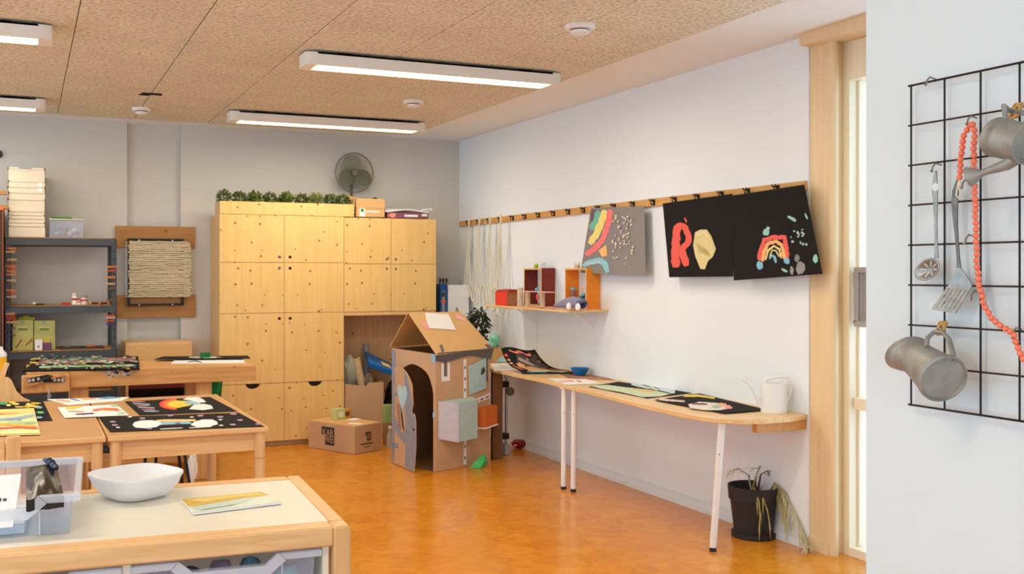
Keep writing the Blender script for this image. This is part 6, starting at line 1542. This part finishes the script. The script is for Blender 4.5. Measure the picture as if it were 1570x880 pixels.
# ------------------------------------------------------------------ wire grid on the near wall
GX = 1.548
gy = [onX(x, 300, GX).y for x in (1397, 1448.5, 1503.5)]
dy = (gy[0] - gy[2])/2; gys = [gy[0] - dy*k for k in range(9)]
z_t, z_b = onX(1397, 132, GX).z, onX(1397, 620, GX).z
gzs = [z_t + (z_b - z_t)*k/8 for k in range(9)]
t = thing('wire_grid', 'black wire grid panel mounted on the near white wall', 'grid')
for k, y in enumerate(gys): MB().cyl((GX, y, z_b - .0022), (GX, y, z_t + .0022), .0018, .0018, 8).build('upright_wire', m_wire, t, smooth=True)
for k, z in enumerate(gzs): MB().cyl((GX - .0042, gys[0] + .0022, z), (GX - .0042, gys[-1] - .0022, z), .0017 if 0 < k < 8 else .0021, None, 8).build('cross_wire', m_wire, t, smooth=True)
place(t)
def small_hook(x, y, label, L=.02):
    p = onX(x, y, GX - .006); b = MB()
    b.tube([p + V(.012, 0, .004), p + V(-.002, 0, .007), p + V(-.010, 0, 0), p + V(-.014, -.002, -.010), p + V(-.020, -.004, -.008)], .0017, 6)
    return solo(b, 'wire_hook', m_silver, label, 'hook', 'hooks on the wire grid', smooth=True)
for x, y, l in ((1427, 124, 'small metal clip on the top wire of the grid'), (1490, 184, 'metal hook holding the coral bead necklace'), (1482, 281, 'metal hook behind the spatula handle'), (1487, 366, 'small metal hook beside the necklace, below the middle of the grid'), (1496, 452, 'small metal hook right of the spatula blade'), (1559, 509, 'metal hook catching the lower necklace strand'), (1436, 256, 'metal hook holding the slotted spoon')): small_hook(x, y, l)
# necklace
t = thing('bead_necklace', 'long coral bead necklace draped over hooks on the wire grid', 'necklace')
m_bead = M('coral_bead', (238, 122, 92), .35, var=.05)
path = [(1471, 272), (1473, 250), (1474, 232), (1478, 208), (1485, 193), (1491, 188), (1494, 198), (1493, 230), (1493, 262), (1495, 300), (1496, 340), (1497, 375), (1498, 410), (1502, 440), (1508, 465), (1520, 488), (1538, 502), (1555, 512), (1558, 528), (1566, 545), (1576, 560), (1590, 575)]
pts = [onX(x, y, GX - .016) for x, y in path]
dense = []
for a, c in zip(pts, pts[1:]):
    for k in range(40): dense.append(a.lerp(c, k/40))
acc = 0; last = dense[0]; beads = [dense[0]]
for q in dense[1:]:
    acc += (q - last).length; last = q
    if acc >= .0102: beads.append(q); acc = 0
b0 = MB().ball((0, 0, 0), .0056, 10, 8); bo = b0.build('bead', m_bead, t, smooth=True); me = bo.data
bpy.data.objects.remove(bo)
MB().tube(dense[::10], .0012, 5).build('string', m_rope, t)
for i, q in enumerate(beads):
    o = bpy.data.objects.new('bead', me); COL.objects.link(o); o.parent = t; o.location = q + V(.001*math.sin(i*1.7), 0, 0)
MB().tube([onX(x, y, GX - .018) for x, y in ((1471, 276), (1468, 286), (1466, 299), (1470, 304), (1473, 298), (1470, 287), (1473, 277))], .0014, 6).build('cord_end', m_rope, t)
ROOTS.remove(t)
t['label'] = t['label']
# utensils
t = thing('slotted_spoon', 'worn silver slotted spoon hanging on the left of the wire grid', 'spoon')
gp = lambda x, y, o=.014: onX(x, y, GX - o)
def strip(pts, wid, mat, name, par, o=.014, th=.0022):
    vs = []; n = len(pts)
    for i, ((x, y), w) in enumerate(zip(pts, wid)):
        vs += [gp(x - w, y, o), gp(x + w, y, o)]
    vs2 = [v - V(th, 0, 0) for v in vs]; m_ = len(vs)
    fs = [(2*i, 2*i+1, 2*i+3, 2*i+2) for i in range(n-1)] + [(m_+2*i, m_+2*i+2, m_+2*i+3, m_+2*i+1) for i in range(n-1)] + [(2*i, 2*i+2, m_+2*i+2, m_+2*i) for i in range(n-1)] + [(2*i+1, m_+2*i+1, m_+2*i+3, 2*i+3) for i in range(n-1)] + [(0, m_, m_+1, 1), (m_-2, m_-1, 2*m_-1, 2*m_-2)]
    return MB().add(vs + vs2, fs).build(name, mat, par, smooth=True)
strip([(1436, 262), (1434.5, 275), (1434, 290), (1435, 310), (1435.5, 340), (1436, 370), (1436.5, 396)], [1.2, 3, 4.2, 3.2, 2, 2, 3], m_silver, 'handle', t)
MB().lathe([(.0075, 0), (.0075, .0006)], gp(1434.5, 287, .0165), (-1, 0, 0), seg=14).build('hanging_hole', m_wallfg, t)
c = gp(1425, 413); rr = .029
e1 = (gp(1446, 402) - gp(1404, 424)).normalized(); e2 = e1.cross(V(1, 0, 0)).normalized()
def bowlp(r, a, k=0): return c + e1*(rr*r*math.cos(a)) + e2*(rr*.66*r*math.sin(a)) + V(.010*(1 - r*r) - .006 - k, 0, 0)
vs = [bowlp(0, 0)]; fs = []
for i in range(1, 6):
    for k in range(24): vs.append(bowlp(i/5, 2*math.pi*k/24))
for k in range(24):
    fs.append((0, 1+k, 1+(k+1) % 24))
    for i in range(4): fs.append((1+i*24+k, 1+(i+1)*24+k, 1+(i+1)*24+(k+1) % 24, 1+i*24+(k+1) % 24))
ob = MB().add(vs, fs).build('bowl', m_silver, t, smooth=True); so = ob.modifiers.new('solid', 'SOLIDIFY'); so.thickness = .0016
for k in range(8):
    a = 2*math.pi*k/8 + .2
    MB().add([bowlp(.3, a - .12, .002), bowlp(.72, a - .10, .002), bowlp(.75, a + .06, .002), bowlp(.3, a + .15, .002)], [(0, 1, 2, 3)]).build('slot', M('slot_light', (214, 208, 200), .6), ob)
place(t)
t = thing('slotted_spatula', 'worn silver slotted spatula hanging beside the coral necklace', 'spatula')
strip([(1469, 276), (1466, 292), (1464.5, 308), (1465, 325), (1466, 345), (1468, 370), (1470, 395), (1471, 412)], [2.2, 4.6, 5, 4.2, 3, 2.2, 2.2, 3.2], M('tarnished_silver', (110, 106, 102), .4, .8, var=.3, scale=60), 'handle', t, .012)
strip([(1471, 411), (1473, 422), (1473, 434), (1473, 440)], [3.4, 9, 17, 18], m_silver, 'shoulder', t, .013)
TLs, TRs, BRs, BLs = (1455, 437), (1490.5, 440), (1466, 481), (1429, 474)
def bp_(u, v): 
    a = (TLs[0]*(1-u) + TRs[0]*u, TLs[1]*(1-u) + TRs[1]*u); d = (BLs[0]*(1-u) + BRs[0]*u, BLs[1]*(1-u) + BRs[1]*u); return (a[0]*(1-v) + d[0]*v, a[1]*(1-v) + d[1]*v)
def plate(u0, u1, v0, v1):
    MB().prism([gp(*bp_(u0, v0), .013 + .008*v0), gp(*bp_(u1, v0), .013 + .008*v0), gp(*bp_(u1, v1), .013 + .008*v1), gp(*bp_(u0, v1), .013 + .008*v1)], (-.002, 0, 0)).build('blade_bar', m_silver, t)
plate(0, 1, 0, .12); plate(0, 1, .86, 1)
for k in range(6): plate(k*.174, k*.174 + .125, .12, .86)
place(t)
def ties(x, y, label):
    b = MB(); p = gp(x, y, .012)
    for k in range(5): b.tube([p + V(.004*math.cos(a) - .002, .010*math.cos(a + k), .012*math.sin(a + k*.7)) for a in [2*math.pi*j/10 for j in range(11)]], .0021, 5, cap=False)
    b.tube([p, p + V(-.004, .006, -.014)], .002, 5); b.tube([p, p + V(-.004, -.010, .008)], .002, 5)
    return solo(b, 'twine_knot', P((196, 146, 84)), label, 'twine', 'twine knots on the wire grid', smooth=True)
ties(1559, 170, 'tan twine knot tying the zinc watering can to the grid'); ties(1444, 503, 'tan twine knot tying the zinc jug to the grid')
# zinc watering can, hanging
t = thing('zinc_watering_can', 'small old zinc watering can tied to the upper right of the wire grid', 'watering can')
a = gp(1528, 210, .06); c = gp(1577, 221, .075); ax = (c - a).normalized(); Lb = (c - a).length; R = .0325
MB().lathe([(R*.92, 0), (R*1.03, .002), (R*1.03, .006), (R*.98, .008), (R*.98, .02), (R*1.01, .022), (R*1.01, .025), (R*.98, .027), (R*.98, Lb*.98), (R*1.03, Lb), (R*1.03, Lb + .004), (R*.95, Lb + .004), (R*.9, Lb - .003)], a, ax, seg=36).build('body', m_zinc, t, smooth=True)
s0 = a + ax*(Lb*.75) - V(0, 0, R*.9); s1 = gp(1502, 266, .09)
MB().tube([s0 + V(0, 0, .01), s0.lerp(s1, .35), s0.lerp(s1, .75), s1], [.013, .0095, .0065, .0055], 14).build('spout', m_zinc, t, smooth=True)
d = (s1 - s0).normalized(); MB().lathe([(.006, -.004), (.017, .016), (.0175, .018), (.001, .020)], s1, d, seg=22).build('rose', m_zinc, t, smooth=True)
h0 = a + ax*(Lb*.30) + V(0, 0, R*.97); h1 = a + ax*(Lb*1.15) + V(0, 0, R*.6); kn = gp(1557, 172, .04)
MB().tube([h0, h0 + V(-.01, -.004, .022), kn + V(0, .01, .003), kn + V(0, -.012, -.002), h1 + V(0, -.008, .02), h1], .0042, 8).build('handle', m_zinc, t, smooth=True)
place(t)
# zinc jug, hanging
t = thing('zinc_jug', 'old zinc jug with a wide pouring lip tied low on the wire grid', 'jug')
bc = gp(1446, 581, .085); mc = gp(1400, 545, .052); ax = (mc - bc).normalized(); Lj = (mc - bc).length
R = .0425
MB().lathe([(R*.9, .002), (R*.94, -.002), (R*1.02, 0), (R*1.02, .004), (R*.96, .010), (R*.80, Lj*.6), (R*.74, Lj*.85), (R*.78, Lj)], bc, ax, seg=36, cap1=False).build('body', m_zinc, t, smooth=True)
# flared lip
tip = gp(1367, 543, .05); u = ax.cross(V(1, 0, 0)).normalized(); v = ax.cross(u).normalized(); vs = []; fs = []; n = 24
for r, (k, rad, ad) in enumerate(((0, .78, 0), (1, .80, .012), (2, .82, .028))):
    for j in range(n):
        a_ = 2*math.pi*j/n; front = .5 + .5*math.cos(a_ - .0)
        p = mc + (u*math.cos(a_) + v*math.sin(a_))*(R*rad*(1 + .12*r*front)) + ax*(ad*(.25 + .95*front))
        vs.append(p)
for r in range(2):
    for j in range(n): fs.append((r*n + j, r*n + (j+1) % n, (r+1)*n + (j+1) % n, (r+1)*n + j))
lp = MB().add(vs, fs).build('lip', m_zinc, t, smooth=True); so = lp.modifiers.new('solid', 'SOLIDIFY'); so.thickness = .0015
MB().tube([gp(1421, 532, .07), gp(1422, 518, .06), gp(1432, 509, .045), gp(1445, 509, .042), gp(1455, 520, .05), gp(1461, 540, .065), gp(1463, 555, .075)], .0042, 10).build('handle', m_zinc, t, smooth=True)
place(t)
for o in list(ROOTS): place(o)
bpy.context.view_layer.update()
